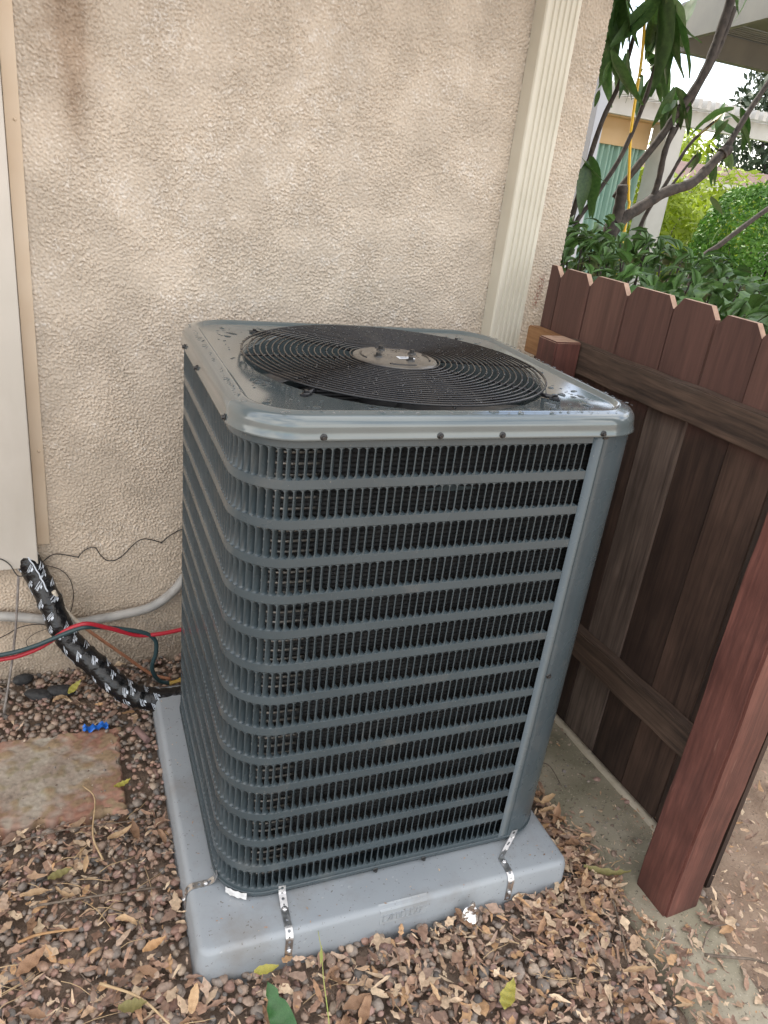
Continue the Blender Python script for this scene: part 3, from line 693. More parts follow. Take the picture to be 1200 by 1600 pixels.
o = link('water_drops', fast_mesh('water_drops', np.concatenate(dV), np.concatenate(dF), [M['water']]))
o.location = ac.location; o.rotation_euler = ac.rotation_euler
tag(o, 'rain drops beaded on the lid and grille of the air conditioner', 'water drops', kind='stuff')

# ------------------------------------------------------------------ perforated hold-down straps
def strap(profile, width, label, uv_dir, origin, screws, flare=0.0):
    """profile: list of (along, z, shift) in the vertical plane of uv_dir; holes punched along it"""
    P = [np.array(p, float) for p in profile]; seg = [np.linalg.norm((b-a)[:2]) for a, b in zip(P, P[1:])]; Ltot = sum(seg)
    def at(s):
        for a, b, l in zip(P, P[1:], seg):
            if s <= l+1e-9: return a+(b-a)*(s/l)
            s -= l
        return P[-1]
    cell = .0125; n = max(2, int(Ltot/cell)); cell = Ltot/n; mb = MB()
    d = np.array(uv_dir); sd_ = np.array((-d[1], d[0]))
    def pt(s, w_):
        a = at(max(0, min(Ltot, s))); q = np.array(origin)+d*a[0]+sd_*(w_+a[2]); return (q[0], q[1], a[1])
    for i in range(n):
        c0 = (i+.5)*cell; r = .0036 if i % 2 == 0 else .0020; ov = []; ih = []
        for k in range(8):
            an = R(22.5+45*k); ca, sa = math.cos(an), math.sin(an); m_ = max(abs(ca), abs(sa))
            ov.append(pt(c0+ca/m_*cell/2, sa/m_*width/2)); ih.append(pt(c0+ca*r, sa*r))
        # corners to fill the square
        cs = [pt(c0+a*cell/2, b*width/2) for a, b in ((1, 1), (-1, 1), (-1, -1), (1, -1))]
        F = [(k, (k+1) % 8, 8+(k+1) % 8, 8+k) for k in range(8)]+[(0, 16, 1), (2, 17, 3), (4, 18, 5), (6, 19, 7)]
        mb.add(ov+ih+cs, F)
    root = tag(empty('hold_down_strap', padw(*origin, HP), YAW), label, 'strap', 'perforated metal straps holding the air conditioner to its pad')
    inv = root.matrix_basis.inverted() if False else None
    mb.v = [(v[0]-origin[0], v[1]-origin[1], v[2]-HP) for v in mb.v]
    so = mb.build('strap_band', M['zinc'], root); md = so.modifiers.new('t', 'SOLIDIFY'); md.thickness = .0012; md.offset = 0
    for (u, v, z, ax) in screws:
        b = MB(); b.lathe([(0, .0022), (.0058, .0020), (.0060, .0004)], 10, axis=ax); b.lathe([(0, .0056), (.0032, .0056), (.0038, .005), (.0038, .0018)], 6, axis=ax, smooth=False)
        b.build('screw', M['zinc'], root, (u-origin[0], v-origin[1], z-HP))
zf = HP+.002
strap([(.098, HP+.030, 0), (.094, HP+.012, 0), (.062, zf, .0), (.015, zf, 0), (.004, HP-.002, 0), (-.0035, HP-.014, 0), (-.0040, .022, 0)], .0165,
      'perforated zinc strap at the front left of the pad, near the torn white tape', (0.06, .998), (.193, 0), [(.1965, .060, zf+.001, 'z'), (.193, -.0048, .040, 'y')])
strap([(.098, HP+.034, -.058), (.094, HP+.014, -.050), (.072, zf, -.02), (.055, zf, 0), (.012, zf, 0), (.003, HP-.003, 0), (-.0035, HP-.014, 0), (-.0040, .014, 0)], .0165,
      'twisted perforated zinc strap at the front right of the pad', (0, 1), (.745, 0), [(.747, .042, zf+.001, 'z'), (.745, -.0048, .040, 'y')])
strap([(.066, HP+.030, 0), (.060, HP+.010, 0), (.048, zf, 0), (.012, zf, 0), (.003, HP-.003, 0), (-.0035, HP-.014, 0), (-.0040, .03, 0)], .0165,
      'perforated zinc strap on the left side of the pad', (1, 0), (0, .172), [(.042, .172, zf+.001, 'z'), (-.0048, .172, .055, 'x')])

# ------------------------------------------------------------------ fence
fence = tag(empty('picket_fence', (1.56, -.75, -.03)), 'dog-eared wooden fence with brown stained boards running from the wall to the red post', 'fence')
FXP, FYP, FZP = 1.56, -.75, -.03
fr = random.Random(11)
ed = [-.130, -.192, -.341, -.509, -.688, -.838, -.980, -1.125, -1.268, -1.34]
for k, (a, b) in enumerate(zip(ed, ed[1:])):
    g = fr.uniform(.002, .0042); y0, y1 = b+g, a-g; top = 1.388+fr.uniform(-.006, .006); ear = .030; lx = fr.uniform(-.0015, .0015)
    xa, xb = 1.54+lx, 1.557+lx; tilt = fr.uniform(-.002, .002)
    if k == 0: pr = [(y0, -.045), (y1, -.045), (y1+tilt, top), (y0+ear*.9, top), (y0, top-ear)]
    elif k == 8: pr = [(y0, -.045), (y1, -.045), (y1, top-ear), (y1-ear, top), (y0, top)]
    else: pr = [(y0, -.045), (y1, -.045), (y1+tilt, top-ear), (y1-ear*.8+tilt, top), (y0+ear*.8+tilt, top), (y0+tilt, top-ear)]
    n = len(pr); mb = MB(); V = [(xa-FXP, y-FYP, z-FZP) for y, z in pr]+[(xb-FXP, y-FYP, z-FZP) for y, z in pr]
    mb.add(V, [tuple(range(n))[::-1], tuple(range(n, 2*n))])
    for i in range(n):
        mb.add([V[i], V[(i+1) % n], V[n+(i+1) % n], V[n+i]], [(0, 1, 2, 3)], 1 if 2 <= i < n-1 else 0)
    o = mb.build('picket', [M['picket_grey'] if k == 4 else (M['picket_brown'] if k in (2, 6) else M['picket']), M['endgrain']], fence)
    bv = o.modifiers.new('soft', 'BEVEL'); bv.width = .0018; bv.segments = 1; bv.limit_method = 'ANGLE'
def timber(name, lo, hi, mats, parent, off, ch=.003, ends=None):
    mb = MB(); lo2 = [a-b for a, b in zip(lo, off)]; hi2 = [a-b for a, b in zip(hi, off)]
    bm = bmesh.new(); bmesh.ops.create_cube(bm, size=1)
    for v in bm.verts:
        for i in range(3): v.co[i] = lo2[i] if v.co[i] < 0 else hi2[i]
    ax = max(range(3), key=lambda i: hi[i]-lo[i])
    ee = [e for e in bm.edges if abs(e.verts[0].co[ax]-e.verts[1].co[ax]) < 1e-6]
    bmesh.ops.subdivide_edges(bm, edges=[e for e in bm.edges if e not in ee], cuts=22, use_grid_fill=True)
    q = random.Random(name+str(lo)); ph = [q.uniform(0, 6) for _ in range(6)]
    for v in bm.verts:
        t = v.co[ax]
        for i in range(3):
            if i != ax: v.co[i] += .0016*math.sin(t*9+ph[i])+.0010*math.sin(t*31+ph[i+3])
    bmesh.ops.bevel(bm, geom=[e for e in bm.edges if len(e.link_faces) == 2 and e.calc_face_angle(0) > .8], offset=ch, segments=2, affect='EDGES')
    for f in bm.faces:
        f.material_index = 1 if (len(mats) > 1 and abs(f.normal[ax]) > .8) else 0
    me = bpy.data.meshes.new(name); bm.to_mesh(me); bm.free()
    for m in mats: me.materials.append(m)
    return link(name, me, parent)
OFF = (FXP, FYP, FZP)
timber('rail', (1.501, -1.30, 1.112), (1.5385, -.33, 1.2), [M['rail']], fence, OFF)
timber('rail', (1.501, -.328, 1.110), (1.5385, -.128, 1.196), [M['rail_fresh']], fence, OFF)
timber('rail', (1.501, -1.30, .285), (1.5385, -.13, .374), [M['rail']], fence, OFF)
timber('post', (1.408, -.410, -.12), (1.4985, -.318, 1.205), [M['post_red'], M['endgrain']], fence, OFF, .004)
p2 = tag(timber('fence_post', (1.345-1.4, -1.385+1.33, 0), (1.455-1.4, -1.275+1.33, 1.75), [M['post_red'], M['endgrain']], None, (0, 0, 0), .006),
         'thick red stained wooden post standing at the near end of the fence', 'post')
p2.location = (1.4, -1.33, -.06)
mb = MB(); mb.box((1.468-1.46, -1.362+1.35, 0), (1.484-1.46, -1.345+1.35, 1.7), .001); tag(mb.build('wood_batten', M['post_red'], None, (1.46, -1.35, -.04)), 'thin wooden batten just behind the right edge of the red post', 'batten')

# concrete footing strip along the fence with its paler lip
def wavy_slab(name, ys, xa, xb, z0, ztop, m, seed, amp):
    q = random.Random(seed); V = []; F = []; n = len(ys); nxs = 9
    for i, y in enumerate(ys):
        a = xa(y)+q.uniform(-amp, amp); b = xb(y)+q.uniform(-amp, amp)
        row = [(a-.012, y, z0)]+[(a+(b-a)*k/(nxs-1), y, ztop(y)+.0015*math.sin(y*40+k)-(.006 if k in (0, nxs-1) else 0)) for k in range(nxs)]+[(b+.012, y, z0)]
        V += row
    w_ = nxs+2
    for i in range(n-1):
        for k in range(w_-1): F.append((i*w_+k, i*w_+k+1, (i+1)*w_+k+1, (i+1)*w_+k))
    mb = MB(); mb.add(V, F, 0, True); return mb.build(name, m)
ys = list(np.arange(-2.3, -.09, .025))
tag(wavy_slab('footing_strip', ys, lambda y: 1.285 if y > -1.25 else 1.285+(y+1.25)*.19, lambda y: 1.545 if y > -1.3 else 1.50+(y+1.3)*.25, -.08, lambda y: .004, M['concrete'], 3, .004), kind='structure')
mb = MB(); V = []
ys2 = list(np.arange(-1.27, -.125, .03)); q = random.Random(8)
for y in ys2:
    d = q.uniform(-.002, .002); V += [(1.5145+d, y, -.02), (1.5165+d, y, .010), (1.523+d, y, .0145), (1.5385, y, .0135), (1.5385, y, -.02)]
mb.add(V, [(i*5+k, i*5+k+1, (i+1)*5+k+1, (i+1)*5+k) for i in range(len(ys2)-1) for k in range(4)], 0, True)
tag(mb.build('footing_lip', M['lip']), kind='structure')

# ------------------------------------------------------------------ pipes and cables beside the wall
def cable(name, pts, r, m, label, cat, group=None, n=10, sm=10):
    mb = MB(); mb.tube(spline(pts, sm), r, n); return tag(mb.build(name, m), label, cat, group)
# black-taped line set with printed tape
LS = spline([(-.056, -.026, .55), (-.050, -.028, .475), (-.014, -.056, .400), (.015, -.10, .335), (.047, -.145, .245), (.088, -.19, .200), (.128, -.225, .168), (.172, -.26, .125), (.222, -.285, .088), (.285, -.300, .068), (.36, -.305, .062), (.46, -.31, .08), (.50, -.33, .14)], 12)
mb = MB(); rr_ = [.0345+.0010*math.sin(i*.9)+(.0018 if i % 9 < 2 else 0) for i in range(len(LS))]
mb.tube(LS, rr_, 20); lso = mb.build('refrigerant_line', M['vinyl'])
tag(lso, 'thick pipe bundle in black tape printed white, sloping from the pipe cover', 'pipe bundle')
Pn = np.array(LS); tg = np.gradient(Pn, axis=0); tg /= np.linalg.norm(tg, axis=1)[:, None]
seglen = np.concatenate([[0], np.cumsum(np.linalg.norm(np.diff(Pn, axis=0), axis=1))])
def on_tube(s, th, lift):
    i = np.clip(np.searchsorted(seglen, s)-1, 0, len(LS)-2); f = (s-seglen[i])/max(1e-6, seglen[i+1]-seglen[i]); p = Pn[i]*(1-f)+Pn[i+1]*f; t = tg[i]
    r = rr_[i]*(1-f)+rr_[i+1]*f
    view = np.array([-.05, -.8, .6]); u = view-t*(view@t); u /= np.linalg.norm(u); w = np.cross(t, u)
    return p+(u*math.cos(th)+w*math.sin(th))*(r+lift)
mb = MB(); q = random.Random(21)
def tube_quad(mb, s, th, ds, dth, skew, lift=.0009, n=4):
    V = []
    for k in range(n+1):
        a = th+dth*k/n
        for e in (0, 1): V.append(tuple(on_tube(s+skew*k/n+ds*e, a, lift)))
    mb.add(V, [(2*k, 2*k+1, 2*k+3, 2*k+2) for k in range(n)], 0, True)
s = .085; row = 0
while s < .70:
    for th0 in (-1.7, -.6, .5, 1.6):
        th = th0+(row % 2)*.55+q.uniform(-.2, .2); s0 = s+q.uniform(-.012, .012); sk = q.uniform(.010, .018)
        if q.random() < .2: continue
        for k in range(3):                                  # tightly set lines of small print round a short block
            tube_quad(mb, s0+k*.0040, th+q.uniform(-.05, .08), .0017, q.uniform(.42, .70), sk)
        tube_quad(mb, s0+.0125, th+.06, .0062, q.uniform(.16, .26), sk*.4)
        tube_quad(mb, s0+.0130, th+.36, .0016, q.uniform(.18, .34), sk*.5); tube_quad(mb, s0+.0165, th+.36, .0016, q.uniform(.14, .30), sk*.5)
    s += .038; row += 1
# bright folded tape edge
V = []
for k in range(30):
    s_ = .075+k*.0052
    for e in (-.05, .05): V.append(tuple(on_tube(s_, -.15+e+.02*math.sin(k), .0014)))
mb.add(V, [(2*k, 2*k+1, 2*k+3, 2*k+2) for k in range(29)], 0, True)
o = mb.build('tape_print', M['vprint'], lso); o['kind'] = 'stuff'
cable('red_hose', [(-.32, -.20, .20), (-.124, -.2, .216), (-.075, -.2, .221), (-.015, -.205, .245), (.047, -.215, .293), (.085, -.22, .312), (.117, -.22, .312), (.178, -.21, .279), (.25, -.20, .239), (.317, -.2, .233), (.40, -.2, .240), (.50, -.22, .26)], .0066, M['red'], 'red hose crossing over the taped pipe bundle', 'hose')
cable('green_hose', [(-.32, -.205, .228), (-.123, -.205, .235), (-.04, -.212, .253), (.047, -.225, .292), (.09, -.226, .306), (.117, -.222, .303), (.16, -.205, .284), (.205, -.20, .268), (.27, -.2, .244), (.302, -.2, .212), (.304, -.2, .165), (.292, -.2, .110), (.312, -.2, .060), (.348, -.2, .040)], .0066, M['green'], 'dark green hose looping beside the red hose and down to the ground', 'hose')
mb = MB(); mb.tube([(.345, -.2, .041), (.352, -.2, .042), (.353, -.2, .042), (.375, -.2, .046), (.376, -.2, .046), (.40, -.2, .050)], [.008, .008, .0062, .0062, .0085, .0085], 6, smooth=False)
tag(mb.build('brass_fitting', M['brass']), 'small yellow brass fitting at the end of the green hose', 'fitting')
cable('copper_pipe', [(.105, -.12, .240), (.129, -.12, .212), (.175, -.12, .162), (.221, -.12, .113), (.27, -.125, .062), (.308, -.13, .030), (.359, -.14, .012)], .0050, M['copper'], 'thin bare copper pipe running down behind the hoses', 'pipe')
cable('foam_sleeve', [(.028, -.115, .372), (.045, -.117, .325), (.075, -.119, .276), (.105, -.12, .240)], .0065, M['whitefoam'], 'short cream sleeve on the upper end of the copper pipe', 'pipe sleeve')
cable('grey_conduit', [(.50, -.10, .44), (.455, -.06, .395), (.427, -.045, .346), (.382, -.04, .280), (.312, -.04, .232), (.223, -.036, .214), (.145, -.034, .206), (.089, -.034, .203), (-.019, -.034, .233), (-.122, -.034, .257), (-.3, -.034, .28)], .0155, M['conduit'], 'grey flexible conduit curving along the foot of the wall into the unit', 'conduit')
cable('thin_wire', [(-.12, -.068, .455), (-.107, -.07, .470), (-.082, -.075, .452), (-.062, -.09, .42), (-.03, -.085, .425), (-.004, -.03, .418), (.038, -.012, .439), (.1, -.012, .424), (.105, -.012, .424), (.123, -.012, .444), (.152, -.012, .452), (.17, -.012, .421), (.191, -.012, .401), (.226, -.012, .408), (.288, -.012, .465), (.35, -.012, .450), (.352, -.012, .449), (.385, -.012, .476), (.429, -.02, .492), (.47, -.15, .50)], .0016, M['wire'], 'thin black wire zigzagging across the wall from cover to unit', 'wire', n=6)
cable('thin_wire', [(-.003, -.025, .418), (.053, -.012, .384), (.081, -.012, .336), (.083, -.012, .267), (.061, -.02, .200)], .0012, M['wire'], 'thin grey wire hanging in a short curve beside the taped bundle', 'wire', n=6)
cable('thin_wire', [(-.25, -.05, .15), (-.127, -.047, .190), (-.073, -.047, .218), (-.02, -.047, .222), (.020, -.05, .208)], .0014, M['wire'], 'thin dark wire low on the wall left of the taped bundle', 'wire', n=6)
cable('thin_wire', [(.005, -.04, .198), (-.03, -.03, .18), (-.056, -.025, .155), (-.054, -.025, .132), (-.025, -.03, .128)], .0010, M['wire'], 'hooked end of a thin wire under the taped bundle', 'wire', n=6)
mb = MB(); mb.tube([(-.062, -.095, .42), (-.068, -.10, .36), (-.082, -.105, .244), (-.098, -.12, .15), (-.118, -.15, .06), (-.135, -.18, -.01)], [.0036]*6, 7); tag(mb.build('grounding_rod', M['rodgrey']), 'weathered grey rod hanging below the pipe cover into the gravel', 'rod')

# ------------------------------------------------------------------ paver and small things on the ground
def slab_mesh(nx, ny, sx, sy, th, colfun, seed):
    g = np.linspace(-.5, .5, nx); h_ = np.linspace(-.5, .5, ny); X_, Y_ = np.meshgrid(g*sx, h_*sy)
    ex = np.minimum(np.minimum(X_+sx/2, sx/2-X_), np.minimum(Y_+sy/2, sy/2-Y_)); nn = fnoise(nx, ny, 3, 10, seed); n2 = fnoise(nx, ny, 10, 40, seed+1)
    Z_ = th-np.where(ex < .006, .008*(1-np.clip(ex/.006, 0, 1)), 0)+nn*.0006+n2*.0008-np.clip(nn-1.6, 0, 2)*.002
    bulge = n2*.0035+nn*.0012; X_ = X_+np.where(np.abs(X_) > sx*.47, bulge, 0); Y_ = Y_+np.where(np.abs(Y_) > sy*.46, bulge, 0); Z_ = Z_-np.clip(.012-ex, 0, 1)*np.clip(n2, 0, 2)*.35
    Z_[0] = Z_[-1] = -.03; Z_[:, 0] = Z_[:, -1] = -.03
    return fast_mesh('paver', np.stack([X_, Y_, Z_], -1).reshape(-1, 3), grid_faces(nx, ny), [M['paver']], colors=colfun(X_, Y_, nn, n2).reshape(-1, 3))
def pcol(X_, Y_, nn, n2):
    redm = soft(np.abs(X_+.02)/.2+np.abs(Y_)/.17+.25*n2-1.05, .7)[..., None]; c = np.array([1.35, 1.36, 1.28])*(1-redm)+np.array([1.30, .80, .66])*redm
    gr = soft(n2-.6+X_*2, .8)[..., None]*.5; c = c*(1-gr)+np.array([.95, 1.02, .62])*gr; return c*(1+.06*nn)[..., None]
pv = link('paver', slab_mesh(110, 90, .43, .335, .016, pcol, 31), None, (-.045, -.485, .004), (0, 0, R(-4)))
tag(pv, 'worn reddish square concrete paver sunk in the gravel', 'paver')
def lump(name, loc, size, m, label, cat, seed, rough=.25, sub=3, rot=(0, 0, 0)):
    bm = bmesh.new(); bmesh.ops.create_icosphere(bm, subdivisions=sub, radius=1); q = np.random.default_rng(seed)
    K = q.normal(0, 1, (10, 3))*2.2; ph = q.uniform(0, 6, 10)
    for v in bm.verts:
        d = sum(math.sin(float(K[i]@np.array(v.co))+ph[i]) for i in range(10))/10; v.co *= 1+rough*d*1.6
        v.co.x *= size[0]; v.co.y *= size[1]; v.co.z *= size[2]
    me = bpy.data.meshes.new(name); bm.to_mesh(me); bm.free(); me.materials.append(m)
    for p_ in me.polygons: p_.use_smooth = rough < .4
    return tag(link(name, me, None, loc, rot), label, cat)
lump('dark_stone', (-.078, -.040, .022), (.032, .018, .020), M['darkrock'], 'black porous stone at the foot of the wall', 'stone', 1, .2, rot=(0, .2, .4))
lump('dark_stone', (-.035, -.115, .012), (.045, .022, .014), M['darkrock'], 'flat dark stone in the gravel beside the grey rod', 'stone', 2, .2, rot=(0, 0, -.5))
lump('dark_stone', (.03, -.115, .014), (.042, .022, .016), M['darkrock'], 'dark stone partly under the taped pipe bundle', 'stone', 3, .2, rot=(0, 0, -.3))
lump('foil_scrap', (.862, -1.240, .042), (.022, .015, .028), M['foil'], 'crumpled silver foil scrap leaning on the front of the pad', 'foil', 4, .75, 3)
mb = MB(); mb.tube([(.222, -.365, .024), (.246, -.425, .022)], .0095, 12); mb.tube([(.2215, -.3638, .024), (.222, -.365, .024)], .0065, 10); tag(mb.build('pipe_offcut', M['rust']), 'short dull brown pipe offcut between paver and pad', 'pipe')
V = []; q = random.Random(5); nx_, ny_ = 11, 6
for i in range(nx_):
    for j in range(ny_):
        u, v = i/(nx_-1)-.5, j/(ny_-1)-.5; k = 1-.35*abs(math.sin(i*1.7+j))*(j in (0, 5))
        V.append((u*.068*(1-.1*math.sin(j*2)), v*.030*k, .006*math.sin(i*1.9)+.004*math.cos(j*2.3+i)+.006))
mb = MB(); mb.add(V, [(i*ny_+j, (i+1)*ny_+j, (i+1)*ny_+j+1, i*ny_+j+1) for i in range(nx_-1) for j in range(ny_-1)], 0, True)
tag(mb.build('blue_scrap', M['blue'], None, (.112, -.335, .024), (0, .05, .1)), 'crumpled bright blue plastic scrap at the corner of the paver', 'plastic scrap')

# gravel ------------------------------------------------------------------
bm = bmesh.new(); bmesh.ops.create_icosphere(bm, subdivisions=2, radius=1); icoV = np.array([v.co[:] for v in bm.verts]); icoF = np.array([[v.index for v in f.verts] for f in bm.faces]); bm.free()
def in_pad(x, y, m=0.0):
    dx, dy = x-PX, y-PY; u = cY*dx+sY*dy; v = -sY*dx+cY*dy; return (u > -m) & (u < PW+m) & (v > -m) & (v < PW+m)
def in_paver(x, y, m=0.0): return (np.abs(x+.045) < .215+m) & (np.abs(y+.485) < .167+m)
def in_post(x, y): return (x > 1.33) & (x < 1.47) & (y > -1.40) & (y < -1.26)
NP = 11500
px = rng.uniform(-.62, 1.62, NP*2); py = rng.uniform(-1.95, .0, NP*2)
strip_x = np.where(py > -1.25, 1.285, 1.285+(py+1.25)*.19)
dens = np.ones(NP*2); dens[(px > .75) & (py < -1.0)] = .75
dens[px > strip_x-.02] = .03; dens[in_pad(px, py, .004)] = 0; dens[in_paver(px, py, .002)] = .012; dens[in_post(px, py)] = 0
dens[px > 1.52] *= .0
keep = rng.uniform(0, 1, NP*2) < dens; px, py = px[keep][:NP], py[keep][:NP]
n = len(px); sz = np.clip(rng.lognormal(math.log(.0080), .30, n), .0036, .016)
on_p = in_paver(px, py, .002)
pz = rng.uniform(-.004, .011, n)+np.where(on_p, .018, 0); pz[px > 1.27] = .002
ax_ = np.stack([rng.uniform(.8, 1.35, n), rng.uniform(.75, 1.1, n), rng.uniform(.45, .8, n)], -1)*sz[:, None]
lump_k = rng.normal(0, 1.5, (n, 3)); yaw = rng.uniform(0, 2*math.pi, n); tl = rng.normal(0, .35, n)
base_v = icoV[None]*(1+.16*np.sin((icoV[None]*lump_k[:, None]).sum(-1)*1.6+yaw[:, None]))[..., None]*ax_[:, None]
# tilt about x then yaw about z
c, s = np.cos(tl)[:, None], np.sin(tl)[:, None]; y_ = base_v[..., 1]*c-base_v[..., 2]*s; z_ = base_v[..., 1]*s+base_v[..., 2]*c
c, s = np.cos(yaw)[:, None], np.sin(yaw)[:, None]; x_ = base_v[..., 0]
PVv = np.stack([x_*c-y_*s+px[:, None], x_*s+y_*c+py[:, None], z_+pz[:, None]], -1)
pal = np.array([[.25, .195, .165], [.29, .225, .19], [.20, .18, .17], [.13, .125, .125], [.33, .235, .19], [.27, .175, .15], [.38, .32, .27], [.23, .20, .185], [.29, .20, .185], [.24, .215, .20]])
pc_ = pal[rng.integers(0, len(pal), n)]*rng.uniform(.8, 1.35, n)[:, None]*np.array([1.09, 1.02, .92])
# keep high detail near the camera only
near = (py < -.85); lowV = None
bm = bmesh.new(); bmesh.ops.create_icosphere(bm, subdivisions=1, radius=1); loV = np.array([v.co[:] for v in bm.verts]); loF = np.array([[v.index for v in f.verts] for f in bm.faces]); bm.free()
idx = [int(np.argmin(((icoV-v)**2).sum(1))) for v in loV]
AV = []; AF = []; AC = []; o_ = 0
lowv = PVv[:, idx]
AV = lowv.reshape(-1, 3); AF = (loF[None]+(np.arange(n)*len(loV))[:, None, None]).reshape(-1, 3); AC = np.repeat(pc_, len(loV), 0)
big = (sz > .007) & (py < -1.0)
hiV = PVv[big].reshape(-1, 3); m_ = int(big.sum())
lw = ~big; AV = lowv[lw].reshape(-1, 3); k_ = int(lw.sum()); AF = (loF[None]+(np.arange(k_)*len(loV))[:, None, None]).reshape(-1, 3); AC = np.repeat(pc_[lw], len(loV), 0)
HF = (icoF[None]+(np.arange(m_)*len(icoV))[:, None, None]).reshape(-1, 3)+len(AV); HC = np.repeat(pc_[big], len(icoV), 0)
g = link('gravel', fast_mesh('gravel', np.concatenate([AV, hiV]), np.concatenate([AF, HF]), [M['pebble']], colors=np.concatenate([AC, HC])))
tag(g, 'small rounded brown and grey pebbles covering the ground around the pad', 'gravel', kind='stuff')

# leaf litter ------------------------------------------------------------------
def leaf_geo(L, w, curl, fold, nu=5, wav=0.0, seed=0, jag=0.0):
    """leaf along +x, 3 across; returns V, F"""
    q = np.random.default_rng(seed); V = []
    for i in range(nu+1):
        t = i/nu; hw = w*.5*math.sin(math.pi*min(1, t*.94+.04))**.8*(1+.25*math.cos(t*3)); 
        hw *= 1+q.uniform(-jag, jag)
        an = curl*(t-.3); x = L*(math.sin(an)/curl if abs(curl) > 1e-3 else t); z = L*((1-math.cos(an))/curl if abs(curl) > 1e-3 else 0)
        for sgn in (-1, 0, 1):
            V.append((x, sgn*hw*math.cos(fold), z+abs(sgn)*hw*math.sin(fold)+wav*w*math.sin(i*2.1+sgn*1.3)))
    F = [(i*3+k, (i+1)*3+k, (i+1)*3+k+1, i*3+k+1) for i in range(nu) for k in range(2)]
    return np.array(V), np.array(F)
lib = [leaf_geo(1, rng.uniform(.14, .30), rng.uniform(-2.0, 2.2), rng.uniform(-.2, .9), 5, rng.uniform(.05, .22), k, .35) for k in range(14)]
lib += [leaf_geo(1, rng.uniform(.30, .55), rng.uniform(-1.0, 1.0), rng.uniform(-.3, .5), 6, rng.uniform(.10, .26), 50+k, .45) for k in range(14)]
def rotm(a, b, c):
    ca, sa, cb, sb, cc, sc = math.cos(a), math.sin(a), math.cos(b), math.sin(b), math.cos(c), math.sin(c)
    return np.array([[cc, -sc, 0], [sc, cc, 0], [0, 0, 1]])@np.array([[cb, 0, sb], [0, 1, 0], [-sb, 0, cb]])@np.array([[1, 0, 0], [0, ca, -sa], [0, sa, ca]])
lpal = np.array([1.38, 1.43, 1.36])*np.array([[.36, .235, .160], [.29, .175, .125], [.44, .315, .225], [.22, .13, .095], [.34, .205, .15], [.50, .37, .265], [.29, .195, .155], [.40, .235, .13], [.17, .105, .08], [.40, .28, .215]])
LV = []; LF = []; LC = []; lo_ = 0
def scatter(nl, fx_, Lr, zr, tilt=.20):
    global lo_
    cnt = 0; tries = 0
    while cnt < nl and tries < nl*8:
        tries += 1; x, y = fx_()
        if in_pad(x, y, .012) or in_post(x, y): continue
        if in_paver(x, y, -.02) and rng.uniform() > .06: continue
        v, f = lib[rng.integers(0, len(lib))]; L = rng.uniform(*Lr); sc_ = np.array([L, L*rng.uniform(.7, 1.15), L*.8])
        m = rotm(rng.normal(0, tilt), rng.normal(0, tilt*.7), rng.uniform(0, 2*math.pi))
        q = (v*sc_)@m.T; q[:, 2] -= q[:, 2].mean()-rng.uniform(*zr)-.006; q[:, 0] += x; q[:, 1] += y
        LV.append(q); LF.append(f+lo_); lo_ += len(q); LC.append(np.repeat((lpal[rng.integers(0, len(lpal))]*rng.uniform(.8, 1.2))[None], len(q), 0)); cnt += 1
U_ = rng.uniform
scatter(1350, lambda: (U_(.62, 1.30), U_(-1.95, -1.08)), (.014, .050), (.004, .024))
scatter(420, lambda: (U_(1.0, 1.28), U_(-1.35, -.75)), (.016, .05), (.004, .03))
scatter(1000, lambda: (U_(-.55, .62), U_(-1.85, -1.12)), (.014, .052), (.006, .022))
scatter(480, lambda: (U_(-.55, .26), U_(-1.25, -.66)), (.014, .05), (.006, .022))
scatter(60, lambda: (U_(-.5, .24), U_(-.33, -.02)), (.02, .05), (.006, .022))
scatter(200, lambda: (U_(1.30, 1.75), U_(-1.75, -1.36)), (.014, .05), (.0, .008))
scatter(60, lambda: (U_(1.29, 1.52), U_(-1.25, -.5)), (.008, .025), (.0, .002), .15)
scatter(90, lambda: (U_(1.55, 2.2), U_(-1.30, -.95)), (.02, .06), (.0, .015))
scatter(2300, lambda: (U_(.30, 1.75), U_(-1.95, -1.05)), (.005, .017), (.006, .022))
scatter(1300, lambda: (U_(-.55, .30), U_(-1.9, -.66)), (.006, .018), (.006, .02))
for _ in range(55):
    u_, v_ = [(U_(.02, .89), U_(.008, .085)), (U_(.005, .055), U_(.1, .85))][int(rng.uniform() < .3)]; xw, yw, zw = padw(u_, v_, HP+.0012)
    v, f = lib[rng.integers(0, len(lib))]; q = (v*U_(.002, .009))@rotm(0, 0, U_(0, 6.3)).T; q[:, 2] = np.abs(q[:, 2])*.5; LV.append(q+np.array([xw, yw, zw])); LF.append(f+lo_); lo_ += len(q); LC.append(np.repeat(lpal[rng.integers(0, len(lpal))][None], len(q), 0))
tag(link('leaf_litter', fast_mesh('leaf_litter', np.concatenate(LV), np.concatenate(LF), [M['litter']], colors=np.concatenate(LC))), 'dry brown leaf crumbs and small fallen leaves strewn over the gravel', 'leaf litter', kind='stuff')
